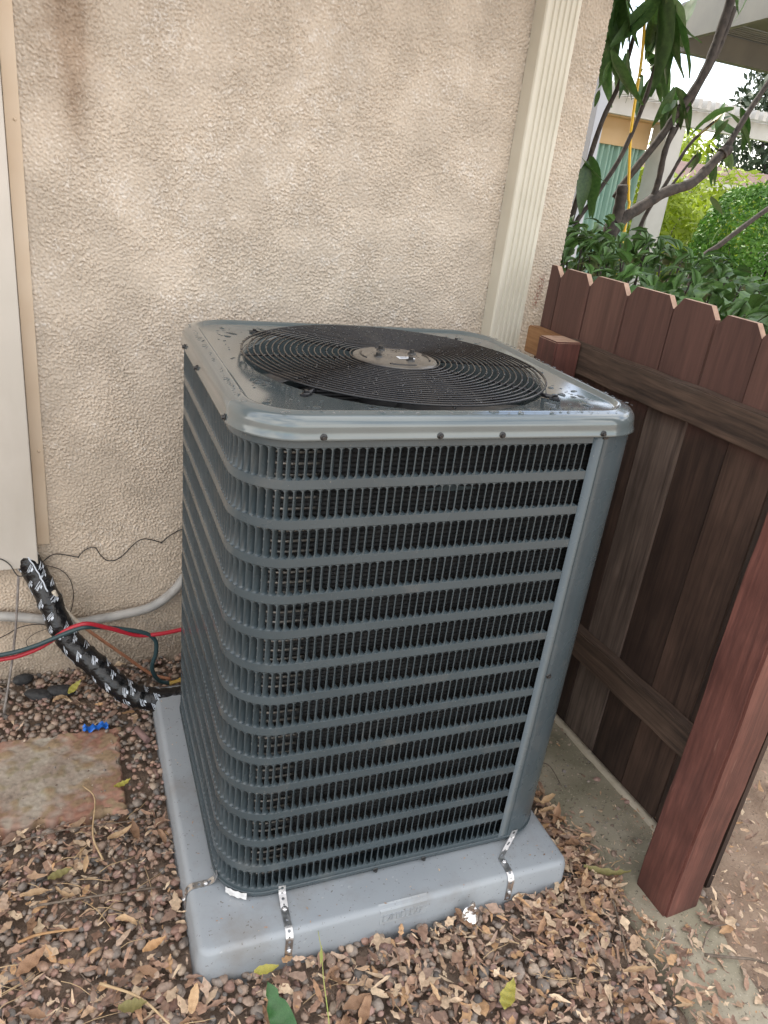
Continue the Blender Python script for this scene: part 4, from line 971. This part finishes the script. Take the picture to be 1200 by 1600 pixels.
# grit on the dirt and the footing strip
bm = bmesh.new(); bmesh.ops.create_icosphere(bm, subdivisions=1, radius=1); bm.free()
ng = 5200; gxr = np.concatenate([rng.uniform(1.20, 2.0, 3400), rng.uniform(-.55, 1.25, 1800)]); gyr = np.concatenate([rng.uniform(-1.9, -.2, 3400), rng.uniform(-1.9, -.02, 1800)])
kp = ~in_pad(gxr, gyr, .003) & ~in_post(gxr, gyr) & ~((gxr > 1.53) & (gxr < 1.57) & (gyr > -1.35)); gxr, gyr = gxr[kp], gyr[kp]; ng = len(gxr)
gz_ = np.where(gxr < 1.2, .012, np.where((gxr < 1.52) & (gyr > -1.3), .005, -.012+.012*(gxr < 1.45))); gz_ = np.where(in_paver(gxr, gyr), .022, gz_); gs_ = rng.lognormal(math.log(.0019), .45, ng)
octv = np.array([[1, 0, 0], [-1, 0, 0], [0, 1, 0], [0, -1, 0], [0, 0, .8], [0, 0, -.6]]); octf = np.array([[0, 2, 4], [2, 1, 4], [1, 3, 4], [3, 0, 4], [2, 0, 5], [1, 2, 5], [3, 1, 5], [0, 3, 5]])
gv = octv[None]*gs_[:, None, None]*rng.uniform(.6, 1.4, (ng, 6, 1))+np.stack([gxr, gyr, gz_], -1)[:, None]
gc = np.array([[.30, .22, .16], [.18, .13, .10], [.42, .34, .26], [.24, .21, .19]])[rng.integers(0, 4, ng)]
tag(link('soil_grit', fast_mesh('soil_grit', gv.reshape(-1, 3), (octf[None]+(np.arange(ng)*6)[:, None, None]).reshape(-1, 3), [M['pebble']], smooth=False, colors=np.repeat(gc, 6, 0))), 'loose grit and soil crumbs on the dirt and footing strip', 'grit', kind='stuff')
# straws and twigs
mb = MB(); mb2 = MB()
def straw(mb_, x, y, a, L, r, z):
    b = rng.uniform(-.25, .25); P = [(x+L*t*math.cos(a+b*t), y+L*t*math.sin(a+b*t), z+.006*math.sin(t*5+a)) for t in np.linspace(0, 1, 5)]; mb_.tube(P, [r, r, r, r*.8, r*.5], 5, cap=False)
for _ in range(340):
    x, y = (U_(-.5, .2), U_(-1.7, -.68)) if rng.uniform() < .65 else (U_(.35, 1.3), U_(-1.8, -1.1))
    if in_pad(x, y, .06): continue
    a = rng.normal(.2, .7) if x < .2 else U_(0, 3.1); L = U_(.03, .12)
    if in_pad(x+L*math.cos(a), y+L*math.sin(a), .01): continue
    straw(mb if rng.uniform() < .65 else mb2, x, y, a, L, U_(.0006, .0013), U_(.016, .026))
tag(mb.build('loose_straw', M['straw']), 'thin straw-coloured grass stalks scattered on the gravel', 'straw', kind='stuff')
tag(mb2.build('twig_scraps', M['twig']), 'thin dark twig scraps scattered on the gravel', 'twigs', kind='stuff')
def one_twig(pts, r, m, label):
    mb = MB(); P = spline(pts, 6); mb.tube(P, list(np.linspace(r, r*.6, len(P))), 6); return tag(mb.build('twig', m), label, 'twig')
one_twig([(-.06, -.90, .030), (.05, -.915, .032), (.20, -.935, .030)], .0032, M['twig'], 'grey-brown twig lying towards the left side of the pad')
one_twig([(-.25, -.73, .03), (-.02, -.70, .032), (.21, -.725, .030)], .0024, M['twig'], 'long thin twig lying below the paver towards the pad')
one_twig([(.085, -.82, .034), (.07, -.74, .036), (.085, -.62, .034), (.06, -.56, .03)], .0026, M['straw'], 'bent tan stalk lying across the near corner of the paver')
one_twig([(-.10, -.98, .028), (-.06, -.975, .03), (.02, -.985, .028)], .0040, M['leaf_orange'], 'short orange-brown stick on the gravel at the left')
one_twig([(.05, -1.13, .034), (.12, -1.19, .04), (.17, -1.26, .03)], .0034, M['straw'], 'tan forked stalk in the leaves at the lower left')
one_twig([(1.36, -1.50, .014), (1.42, -1.53, .016), (1.47, -1.55, .012), (1.53, -1.60, .010)], .0042, M['twig'], 'dark crooked twig on the dirt in front of the red post')
one_twig([(1.36, -1.49, .016), (1.42, -1.455, .02), (1.48, -1.455, .012)], .0022, M['twig'], 'thin curved twig beside the foot of the red post')
one_twig([(1.30, -.82, .004), (1.35, -.86, .03), (1.36, -.93, .004)], .0022, M['twig'], 'small dark twig standing on the footing strip')
one_twig([(1.21, -1.22, .02), (1.24, -1.28, .03), (1.20, -1.38, .028), (1.16, -1.46, .02)], .0030, M['twig'], 'brown twig in the leaves near the right corner of the pad')
cable('pale_root', [(1.30, -1.43, .012), (1.27, -1.44, .014), (1.265, -1.48, .012), (1.25, -1.50, .010)], .0014, M['whitefoam'], 'thin pale root curling over the footing strip', 'root', n=5)

def leaf_obj(name, mesh, loc, rot, L, label, cat='leaf', group=None):
    o = link(name, mesh, None, loc, rot, (L, L, L)); return tag(o, label, cat, group)
def leaf_mesh(m, w, curl, fold, wav, seed, jag=.05, nu=9):
    v, f = leaf_geo(1, w, curl, fold, nu, wav, seed, jag); return fast_mesh('fallen_leaf', v, f, [m])
bmesh_lib = [leaf_mesh(M['leaf_brown'], U_(.24, .40), U_(-2.2, 2.2), U_(.1, 1.0), .14, 100+k, .26) for k in range(6)]
tmesh_lib = [leaf_mesh(M['leaf_tan'], U_(.24, .42), U_(-2.2, 2.2), U_(.1, 1.0), .14, 200+k, .26) for k in range(6)]
PLACE = ['in front of the right half of the pad', 'left of the pad', 'in front of the left half of the pad', 'between the pad and the footing strip']
cnt = 0
while cnt < 120:
    zone = rng.integers(0, 4)
    x, y = [(U_(.70, 1.28), U_(-1.7, -1.2)), (U_(-.3, .25), U_(-1.5, -.75)), (U_(.3, .7), U_(-1.65, -1.25)), (U_(1.05, 1.28), U_(-1.3, -.9))][zone]
    if in_pad(x, y, .03) or in_post(x, y) or in_paver(x, y, .03): continue
    k = cnt % 6; br = rng.uniform() < .6
    leaf_obj('fallen_leaf', (bmesh_lib if br else tmesh_lib)[k], (x, y, .026+U_(0, .012)), (rng.normal(0, .3), rng.normal(0, .25), U_(0, 6.28)), U_(.035, .075),
             'dry %s fallen leaf on the pebbles %s' % ('brown' if br else 'tan', PLACE[0 if zone == 2 and x > .7 else zone]), 'leaf', '%s leaves fallen %s' % ('brown' if br else 'tan', PLACE[0 if zone == 2 and x > .7 else zone]))
    cnt += 1
def special(m, w, curl, fold, loc, rz, L, label, seed, rx=0, ry=0):
    leaf_obj('fallen_leaf', leaf_mesh(m, w*.9, curl*1.3, fold*1.2, .10, seed, .13, 12), loc, (rx, ry, rz), L, label)
special(M['leaf_green'], .44, .5, .35, (.372, -1.355, .045), R(100), .135, 'large fresh green leaf at the bottom edge, left of the grass stem', 1, .1, -.25)
special(M['leaf_yellow'], .50, .6, .25, (.835, -1.445, .035), R(40), .070, 'yellow and green leaf lying flat in front of the pad', 2)
special(M['leaf_yellow'], .40, .8, .3, (.365, -1.215, .040), R(-8), .055, 'small yellow-green leaf against the front left strap', 3, .3)
special(M['leaf_yellow'], .45, 1.2, .4, (.150, -.585, .026), R(5), .05, 'small yellow leaf at the right corner of the paver', 4)
special(M['leaf_olive'], .26, 1.0, .6, (1.245, -1.235, .03), R(-38), .125, 'long curled yellowish leaf touching the foot of the red post', 5)
special(M['leaf_orange'], .45, .8, .5, (.155, -1.085, .035), R(15), .055, 'bright orange leaf left of the pad corner', 6, .2)
special(M['leaf_tan'], .42, -1.0, .5, (.02, -.185, .036), R(15), .06, 'pale tan leaf by the wall left of the taped bundle', 7)
special(M['leaf_yellow'], .42, .6, .3, (.06, -.155, .04), R(40), .055, 'yellow-green leaf standing under the taped bundle', 8, .4, -.3)
special(M['leaf_brown'], .46, .8, .4, (-.085, -1.05, .034), R(35), .075, 'large dull brown leaf at the lower left edge', 9)
special(M['leaf_olive'], .55, .9, .4, (.095, -1.20, .034), R(-15), .06, 'wrinkled olive leaf near the pad front left corner', 10)
special(M['leaf_olive'], .5, .5, .3, (-.02, -.835, .032), R(8), .055, 'olive leaf in the gravel left of the pad', 11)
special(M['leaf_tan'], .5, 1.2, .6, (.215, -1.235, .036), R(70), .06, 'tall curled tan leaf leaning by the pad front left corner', 12, .3, -.4)
special(M['leaf_tan'], .34, .9, .5, (1.49, -1.26, .02), R(-60), .085, 'pale curled leaf on the dirt right of the red post', 13)
mb = MB(); P = spline([(.445, -1.44, .02), (.462, -1.36, .05), (.475, -1.29, .065), (.49, -1.235, .068), (.497, -1.19, .075)], 5); mb.tube(P, list(np.linspace(.0016, .0007, len(P))), 5)
mb.add([(.478, -1.262, .066), (.487, -1.252, .075), (.493, -1.225, .078), (.484, -1.238, .069)], [(0, 1, 2, 3)]); tag(mb.build('grass_stem', mat('stem_green', (.30, .36, .09), (.42, .42, .14), 30, .5)), 'thin green grass stem rising in front of the pad', 'grass stem')

# ------------------------------------------------------------------ behind the fence: leafy shrub
def shrub_leaf_mesh(m):
    V = [(0, 0, 0)]; n = 5; out = []
    for i in range(1, n+1):
        t = i/(n+1); hw = .30*math.sin(math.pi*t**.75)*(1 if i % 2 else .82); out.append((t, hw, .10*math.sin(t*3)+abs(hw)*.25))
    V += out+[(1, 0, -.06)]+[(a, -b, c) for a, b, c in out[::-1]]; k = len(V)
    mid = [(i/(n+1), 0, .10*math.sin(i/(n+1)*3)) for i in range(1, n+1)]; V += mid
    F = []
    up = [0]+list(range(1, n+1))+[n+1]; lo = [0]+list(range(k-1, n+1, -1))+[n+1]; md = [0]+list(range(k, k+n))+[n+1]
    for i in range(n+1):
        for side in (up, lo):
            f = [md[i], md[i+1], side[i+1], side[i]]; f = list(dict.fromkeys(f))
            if len(f) > 2: F.append(f)
    me = bpy.data.meshes.new('leaf'); me.from_pydata(V, [], F); me.materials.append(m)
    for p_ in me.polygons: p_.use_smooth = True
    return me
sl = shrub_leaf_mesh(M['sleaf'])
shr = tag(empty('leafy_shrub', (1.95, -.35, 0)), 'dark green leafy shrub rising just behind the wooden fence', 'shrub')
pts = []
def shrub_top(x, y): return 1.44+.05*math.sin(y*5+1)+.04*math.sin(x*7+y*3)-.10*max(0, x-2.1)
while len(pts) < 1050:
    y = U_(-1.05, .62); x = U_(1.65 if y < -.02 else 1.74, 2.45); zt_ = shrub_top(x, y); z = zt_-abs(rng.normal(0, .075))
    if y > -.13 and x < 1.74: continue
    pts.append((x, y, z))
pts.sort(key=lambda p_: -p_[2]+.12*p_[0])
fl_v = []; fl_f = []; fo = 0; lv0 = np.array([v.co[:] for v in sl.vertices]); lf0 = [tuple(p_.vertices) for p_ in sl.polygons]
for k, (x, y, z) in enumerate(pts):
    rot = (rng.normal(0, .45), rng.normal(.45, .4), rng.uniform(2.2, 5.2) if rng.uniform() < .7 else rng.uniform(0, 6.28)); L = U_(.05, .092)
    if k < 290: link('leaf', sl, shr, (x-1.95, y+.35, z), rot, (L, L, L))
    else:
        q_ = (lv0*L)@rotm(*rot).T+np.array([x-1.95, y+.35, z]); fl_v += [tuple(a) for a in q_]; fl_f += [tuple(i+fo for i in f) for f in lf0]; fo += len(q_)
mb = MB(); mb.add(fl_v, fl_f, 0, True); o = mb.build('inner_foliage', M['sleaf'], shr); o['kind'] = 'stuff'
mb = MB()
for k in range(60):
    x, y = U_(1.75, 2.35), U_(-.95, .5); b0 = (U_(1.8, 2.2)-1.95, y*.8+.35, .02); zt_ = shrub_top(x, y)-.05
    mb.tube(spline([b0, ((b0[0]+x-1.95)/2+U_(-.05, .05), (b0[1]+y+.35)/2, zt_*.6), (x-1.95, y+.35, zt_)], 4), [.008]*5+[.006]*2+[.003]*2, 5)
mb.build('stems', M['bark'], shr)

# ------------------------------------------------------------------ tree with drooping leaves
tree = tag(empty('drooping_tree', (2.35, .6, 0)), 'tree with bare crooked branches and long drooping leaves beside the house corner', 'tree')
TO = (2.35, .6, 0)
def limb(pts, r0, r1, name='branch', par=tree):
    P = spline([(a-TO[0], b-TO[1], c) for a, b, c in pts], 6); q = np.linspace(r0, r1, len(P))*(1+.06*np.sin(np.arange(len(P))*1.7)); mb = MB(); mb.tube(P, list(q), 9); return mb.build(name, M['bark'], par)
limb([(2.42, .62, -.05), (2.36, .60, .6), (2.33, .60, 1.1), (2.345, .60, 1.45), (2.36, .60, 1.50)], .042, .030, 'trunk')
limb([(2.345, .60, 1.44), (2.40, .60, 1.52), (2.471, .6, 1.57), (2.595, .6, 1.647), (2.741, .6, 1.703), (2.836, .6, 1.803), (2.875, .6, 1.844)], .027, .019)
limb([(2.862, .6, 1.830), (2.885, .6, 1.850), (2.90, .6, 1.848)], .026, .022)
limb([(2.875, .6, 1.844), (2.95, .6, 2.003), (3.019, .6, 2.13), (3.10, .58, 2.30)], .014, .009)
limb([(2.352, .6, 1.46), (2.365, .6, 1.53), (2.365, .6, 1.600), (2.358, .6, 1.655)], .026, .023)
limb([(2.38, .66, 1.60), (2.416, .65, 1.68), (2.531, .63, 1.864), (2.569, .62, 1.946), (2.627, .6, 2.067), (2.664, .6, 2.176), (2.688, .6, 2.344), (2.70, .6, 2.5)], .014, .020)
limb([(2.59, .64, 1.85), (2.66, .62, 2.07), (2.69, .60, 2.20), (2.72, .6, 2.36)], .008, .014)
limb([(2.537, .6, 1.62), (2.545, .6, 1.70), (2.541, .6, 1.803), (2.569, .61, 1.90)], .014, .012)
limb([(2.12, .6, .9), (2.124, .6, 1.402), (2.149, .6, 1.659), (2.182, .6, 1.874), (2.235, .6, 2.04), (2.27, .62, 2.25)], .013, .008)
limb([(2.13, .62, .9), (2.14, .6, 1.419), (2.23, .6, 1.60), (2.319, .6, 1.77), (2.376, .6, 1.995), (2.393, .6, 2.226), (2.41, .6, 2.38)], .011, .008)
limb([(2.54, .68, 1.0), (2.571, .68, 1.477), (2.649, .66, 1.693), (2.711, .65, 1.846), (2.79, .62, 1.95)], .011, .006)
limb([(2.58, .70, 1.0), (2.603, .70, 1.522), (2.69, .68, 1.67), (2.771, .66, 1.813)], .009, .005)
limb([(2.95, .75, 1.0), (3.02, .72, 1.35), (3.12, .70, 1.46), (3.28, .68, 1.60), (3.5, .66, 1.78), (3.8, .66, 2.1)], .014, .010)
limb([(2.05, .62, 2.45), (2.20, .63, 2.30), (2.24, .66, 2.26)], .006, .004)
LV_ = [(2.32, 0.52, 2.25, 2.33, 0.48, 1.98), (2.46, 0.69, 2.28, 2.45, 0.7, 2.05), (2.33, 0.52, 2.25, 2.43, 0.51, 2.06), (2.4, 0.61, 2.26, 2.44, 0.57, 2.02), (2.4, 0.68, 2.27, 2.32, 0.62, 2.11), (2.4, 0.59, 2.27, 2.5, 0.6, 2.15), (2.43, 0.6, 2.1, 2.53, 0.62, 1.96), (2.25, 0.68, 2.26, 2.32, 0.74, 2.15), (2.18, 0.57, 2.23, 2.28, 0.59, 2.1), (2.21, 0.67, 2.26, 2.16, 0.64, 2.15), (2.34, 0.5, 2.26, 2.52, 0.57, 2.15), (2.25, 0.57, 2.26, 2.13, 0.55, 2.17), (2.33, 0.71, 2.3, 2.43, 0.73, 2.3), (2.34, 0.61, 2.25, 2.38, 0.65, 2.1), (2.17, 0.51, 2.07, 2.24, 0.54, 1.93), (2.23, 0.59, 2.08, 2.2, 0.53, 1.95), (2.24, 0.66, 2.07, 2.3, 0.72, 1.97), (2.11, 0.55, 2.03, 2.11, 0.57, 1.97), (2.47, 0.57, 1.99, 2.44, 0.61, 1.85), (2.56, 0.67, 1.98, 2.51, 0.63, 1.82), (2.6, 0.7, 1.99, 2.63, 0.72, 1.87), (2.58, 0.66, 1.99, 2.69, 0.71, 1.91), (2.57, 0.6, 1.98, 2.68, 0.64, 1.87), (2.62, 0.71, 2.01, 2.64, 0.66, 2.04), (2.46, 0.7, 2.03, 2.44, 0.69, 1.91), (2.8, 0.62, 1.95, 2.64, 0.57, 1.82), (2.86, 0.67, 1.95, 2.87, 0.64, 1.84), (2.9, 0.71, 1.96, 2.98, 0.68, 2.03), (2.85, 0.63, 1.94, 3.0, 0.62, 1.9), (2.95, 0.65, 1.97, 3.13, 0.6, 1.85), (2.77, 0.54, 1.93, 2.75, 0.58, 1.85), (2.96, 0.68, 1.85, 3.09, 0.69, 1.79), (3.0, 0.72, 1.83, 3.03, 0.68, 1.71), (2.89, 0.7, 1.8, 2.87, 0.66, 1.69), (2.97, 0.73, 1.78, 3.02, 0.75, 1.67), (2.77, 0.65, 1.81, 2.84, 0.71, 1.73), (2.87, 0.69, 2.44, 2.88, 0.73, 2.32), (2.64, 0.51, 2.39, 2.62, 0.49, 2.3), (2.1, 0.52, 1.7, 2.21, 0.48, 1.61), (2.15, 0.55, 1.68, 2.25, 0.6, 1.48), (2.1, 0.53, 1.66, 2.09, 0.5, 1.47), (2.18, 0.62, 1.65, 2.34, 0.67, 1.5), (3.03, 0.73, 1.63, 3.15, 0.76, 1.55), (2.92, 0.55, 1.52, 2.87, 0.56, 1.44), (2.19, 0.67, 2.28, 2.14, 0.61, 2.08), (2.18, 0.66, 2.26, 2.15, 0.64, 2.15), (2.17, 0.64, 2.12, 2.2, 0.67, 1.99), (2.19, 0.66, 2.31, 2.3, 0.66, 2.28), (2.39, 0.63, 2.29, 2.36, 0.59, 2.16), (2.45, 0.62, 2.24, 2.43, 0.57, 2.07), (2.24, 0.62, 2.21, 2.24, 0.62, 2.13), (2.44, 0.69, 2.24, 2.43, 0.67, 2.07), (2.34, 0.5, 2.02, 2.39, 0.51, 1.95), (2.5, 0.55, 1.95, 2.53, 0.58, 1.89), (2.13, 0.59, 1.96, 2.12, 0.58, 1.9)]
tl_v, tl_f = leaf_geo(1, .23, -.7, .35, 8, .03, 5, .0); tl_me = fast_mesh('leaf', tl_v, tl_f, [M['tleaf']]); tl_v, tl_f = leaf_geo(1, .26, .45, .3, 8, .03, 6, .0); tl_me2 = fast_mesh('leaf', tl_v, tl_f, [M['tleaf']])
ty_me = fast_mesh('leaf', tl_v, tl_f, [M['tleaf_y']])
LV_ += [tuple(np.array(t_)+np.concatenate([rng.normal(0, .018, 3), rng.normal(0, .045, 3)])) for t_ in LV_[:13]+LV_[14:25]+LV_[25:36:2]+LV_[44:50]]
for k, (a, b, c_, d, e, f) in enumerate(LV_):
    v = Vector((d-a, e-b, f-c_)); L = v.length*(1.22 if c_ > 2.0 else 1.08); qx = v.to_track_quat('X', 'Z'); spin = Matrix.Rotation(rng.uniform(-1.1, 1.1) if k != 25 else .5, 4, 'X')
    o = link('leaf', ty_me if k in (25,) else (tl_me if k % 2 else tl_me2), tree); o.matrix_local = Matrix.Translation((a-TO[0], b-TO[1], c_)) @ qx.to_matrix().to_4x4() @ spin @ Matrix.Diagonal((L, L*rng.uniform(.85, 1.25), L, 1))
mb = MB(); P = spline([(2.262, .6, 2.42), (2.272, .6, 2.307), (2.312, .6, 2.108), (2.338, .6, 1.864), (2.40, .6, 1.62), (2.418, .6, 1.557), (2.43, .6, 1.2), (2.44, .6, .0)], 5); mb.tube(P, .0058, 8)
tag(mb.build('yellow_stake', M['yellow']), 'thin bright yellow stake among the tree branches', 'stake')

# ------------------------------------------------------------------ patio cover of the house, upper right
pt_ = tag(empty('patio_cover', (4.6, 2.4, 0)), 'pale painted patio cover with beams and lattice slats at the upper right', 'patio cover')
def pbox(name, lo, hi, m, par, off, ch=0.0):
    mb = MB(); mb.box([a-b for a, b in zip(lo, off)], [a-b for a, b in zip(hi, off)], ch); return mb.build(name, m, par)
PO = (4.6, 2.4, 0)
mb = MB(); V = [(4.02, .5, 2.75), (4.78, 3.3, 2.75), (4.83, 3.3, 2.75), (4.07, .5, 2.75)]; V = [(a-PO[0], b-PO[1], c) for a, b, c in V]; V += [(a, b, c+.26) for a, b, c in V]
mb.add(V, [(0, 1, 5, 4), (1, 2, 6, 5), (2, 3, 7, 6), (3, 0, 4, 7), (0, 3, 2, 1), (4, 5, 6, 7)]); mb.build('fascia', M['beam'], pt_)
pbox('cross_beam', (4.84, 3.22, 2.69), (8.2, 3.32, 2.86), M['beam'], pt_, PO)
pbox('soffit_board', (4.86, 2.2, 2.87), (8.2, 2.9, 2.89), M['beam'], pt_, PO)
for k in range(12): pbox('slat', (4.84, 2.93+k*.055, 2.87), (8.2, 2.93+k*.055+.032, 2.895), M['beam'], pt_, PO)
for k in range(9): pbox('slat', (4.62-.0, 1.2+k*.11, 2.90), (8.2, 1.2+k*.11+.05, 2.92), M['beam'], pt_, PO)
pbox('post', (3.165, 1.95, 0), (3.235, 2.05, 2.75), M['bluepost'], pt_, PO, .004)
pbox('post', (8.0, 3.22, 0), (8.1, 3.32, 2.69), M['bluepost'], pt_, PO, .004)

# ------------------------------------------------------------------ garden room with curtain and white rafters
gr = tag(empty('garden_room', (6.2, 5.4, 0)), 'white garden room with rafter tails and a teal curtain behind the tree', 'garden room'); GO = (6.2, 5.4, 0)
pbox('fascia', (5.35, 4.95, 2.37), (8.0, 5.05, 2.53), M['white'], gr, GO)
for k in range(22): pbox('rafter_tail', (5.4+k*.12, 4.80, 2.54), (5.45+k*.12, 6.6, 2.63), M['white'], gr, GO)
pbox('soffit', (5.3, 5.06, 2.36), (6.75, 6.6, 2.40), M['soffit'], gr, GO)
pbox('back_wall', (5.1, 6.6, 0), (6.9, 6.7, 2.53), M['soffit'], gr, GO)
pbox('header', (5.3, 5.2, 2.10), (6.40, 5.3, 2.36), M['soffit'], gr, GO)
pbox('post', (6.42, 4.96, 0), (6.66, 5.2, 2.365), M['white'], gr, GO, .01)
pbox('post', (5.30, 4.96, 0), (5.42, 5.1, 2.365), M['white'], gr, GO, .01)
V = []; nf = 120
for i in range(nf+1):
    x = 5.44+.98*i/nf; y = 5.25+.035*math.sin(i*.75)+.012*math.sin(i*.31)
    for z in (.25, 1.2, 2.02, 2.10): V.append((x-GO[0], y*1.0-GO[1]+(.0 if z < 2 else 0), z))
mb = MB(); mb.add(V, [(i*4+k, (i+1)*4+k, (i+1)*4+k+1, i*4+k+1) for i in range(nf) for k in range(3)], 0, True); mb.build('curtain', M['curtain'], gr)

# ------------------------------------------------------------------ planting and houses farther back
def leaf_cloud(name, c, rad, nl, size, m, label, cat, seed, trunk=True, hollow=.45, flat=1.0, lobes=7):
    g = np.random.default_rng(seed); root = tag(empty(name, (c[0], c[1], 0)), label, cat)
    d = g.normal(0, 1, (nl, 3)); d /= np.linalg.norm(d, axis=1)[:, None]; K = g.normal(0, 1, (lobes, 3))*2.4; ph = g.uniform(0, 6, lobes)
    r = 1+.20*np.sin(d@K.T+ph).mean(1)*2.2; rr = r*g.uniform(hollow, 1, nl)**.5
    P = d*rr[:, None]*np.array(rad)+np.array([0, 0, c[2]]); P[:, 2] = np.maximum(P[:, 2], .05)
    nrm = d+g.normal(0, .6, (nl, 3)); nrm /= np.linalg.norm(nrm, axis=1)[:, None]; t = np.cross(nrm, g.normal(0, 1, (nl, 3))); t /= np.linalg.norm(t, axis=1)[:, None]; b = np.cross(nrm, t)
    s_ = size*g.uniform(.6, 1.3, nl)[:, None]
    V = np.stack([P-t*s_, P+b*s_*.38*flat, P+t*s_, P-b*s_*.38*flat], 1).reshape(-1, 3); F = np.arange(nl*4).reshape(-1, 4)
    link('crown', fast_mesh('crown', V, F, [m], smooth=False), root)
    if trunk:
        mb = MB(); mb.tube([(0, 0, -.05), (.03, .02, c[2]*.5), (0, 0, c[2])], [.06*rad[0]+.02, .05*rad[0]+.015, .02], 7)
        for k in range(5):
            a = k*1.26; mb.tube([(0, 0, c[2]*.5), (rad[0]*.35*math.cos(a), rad[1]*.35*math.sin(a), c[2]*.8), (rad[0]*.6*math.cos(a), rad[1]*.6*math.sin(a), c[2]+rad[2]*.3)], [.03*rad[0]+.01, .02*rad[0]+.008, .006], 5)
        mb.build('trunk', M['bark'], root)
    return root
leaf_cloud('lime_shrub', (7.6, 6.2, 1.25), (.85, .8, .75), 2600, .085, M['lime'], 'sunlit yellow-green shrub right of the white post', 'shrub', 1, flat=.7)
leaf_cloud('lime_shrub', (9.1, 6.6, 1.35), (.8, .8, .75), 2200, .085, M['lime'], 'sunlit yellow-green shrub behind the clipped green bush', 'shrub', 2, flat=.7)
leaf_cloud('round_bush', (7.95, 4.45, .95), (.86, .85, .98), 15000, .038, M['hedge'], 'dense rounded bright green bush at the right edge', 'bush', 3, hollow=.8, flat=1.1, lobes=14)
leaf_cloud('dark_tree', (16.3, 11.6, 3.2), (1.9, 1.9, 2.1), 9000, .10, M['fartree'], 'dark green tree standing behind the far roof at the right', 'tree', 4)
leaf_cloud('yellow_tree', (13.6, 12.4, 2.3), (.9, .9, .9), 900, .12, M['lime'], 'small yellow-leaved tree seen just right of the white post', 'tree', 5)
fh = tag(empty('far_house', (13, 9.5, 0)), 'low house with a reddish brown shingle roof beyond the shrubs', 'house'); FO = (13, 9.5, 0)
pbox('wall', (9.7, 8.6, 0), (17.5, 10.2, 1.96), M['white'], fh, FO)
mb = MB(); V = [(9.3, 8.1, 1.97), (18, 8.1, 1.97), (18, 9.4, 2.30), (9.9, 9.4, 2.30), (9.3, 10.7, 1.97), (18, 10.7, 1.97)]; V = [(a-FO[0], b-FO[1], c) for a, b, c in V]
mb.add(V, [(0, 1, 2, 3), (3, 2, 5, 4), (0, 3, 4)]); mb.build('roof', M['farroof'], fh)
pbox('eave_board', (9.3, 8.05, 1.86), (18, 8.095, 1.985), M['white'], fh, FO)
bf = tag(empty('grey_fence', (9, 7.6, 0)), 'weathered grey board fence behind the yellow-green shrubs', 'fence'); BO = (9, 7.6, 0)
for k in range(40): pbox('board', (6.2+k*.15, 7.6+.004*(k % 3), 0), (6.2+k*.15+.144, 7.62+.004*(k % 3), 1.55+.01*(k % 2)), M['grey_fence'], bf, BO)
for z in (.35, 1.2): pbox('rail', (6.2, 7.63, z), (12.2, 7.67, z+.09), M['grey_fence'], bf, BO)
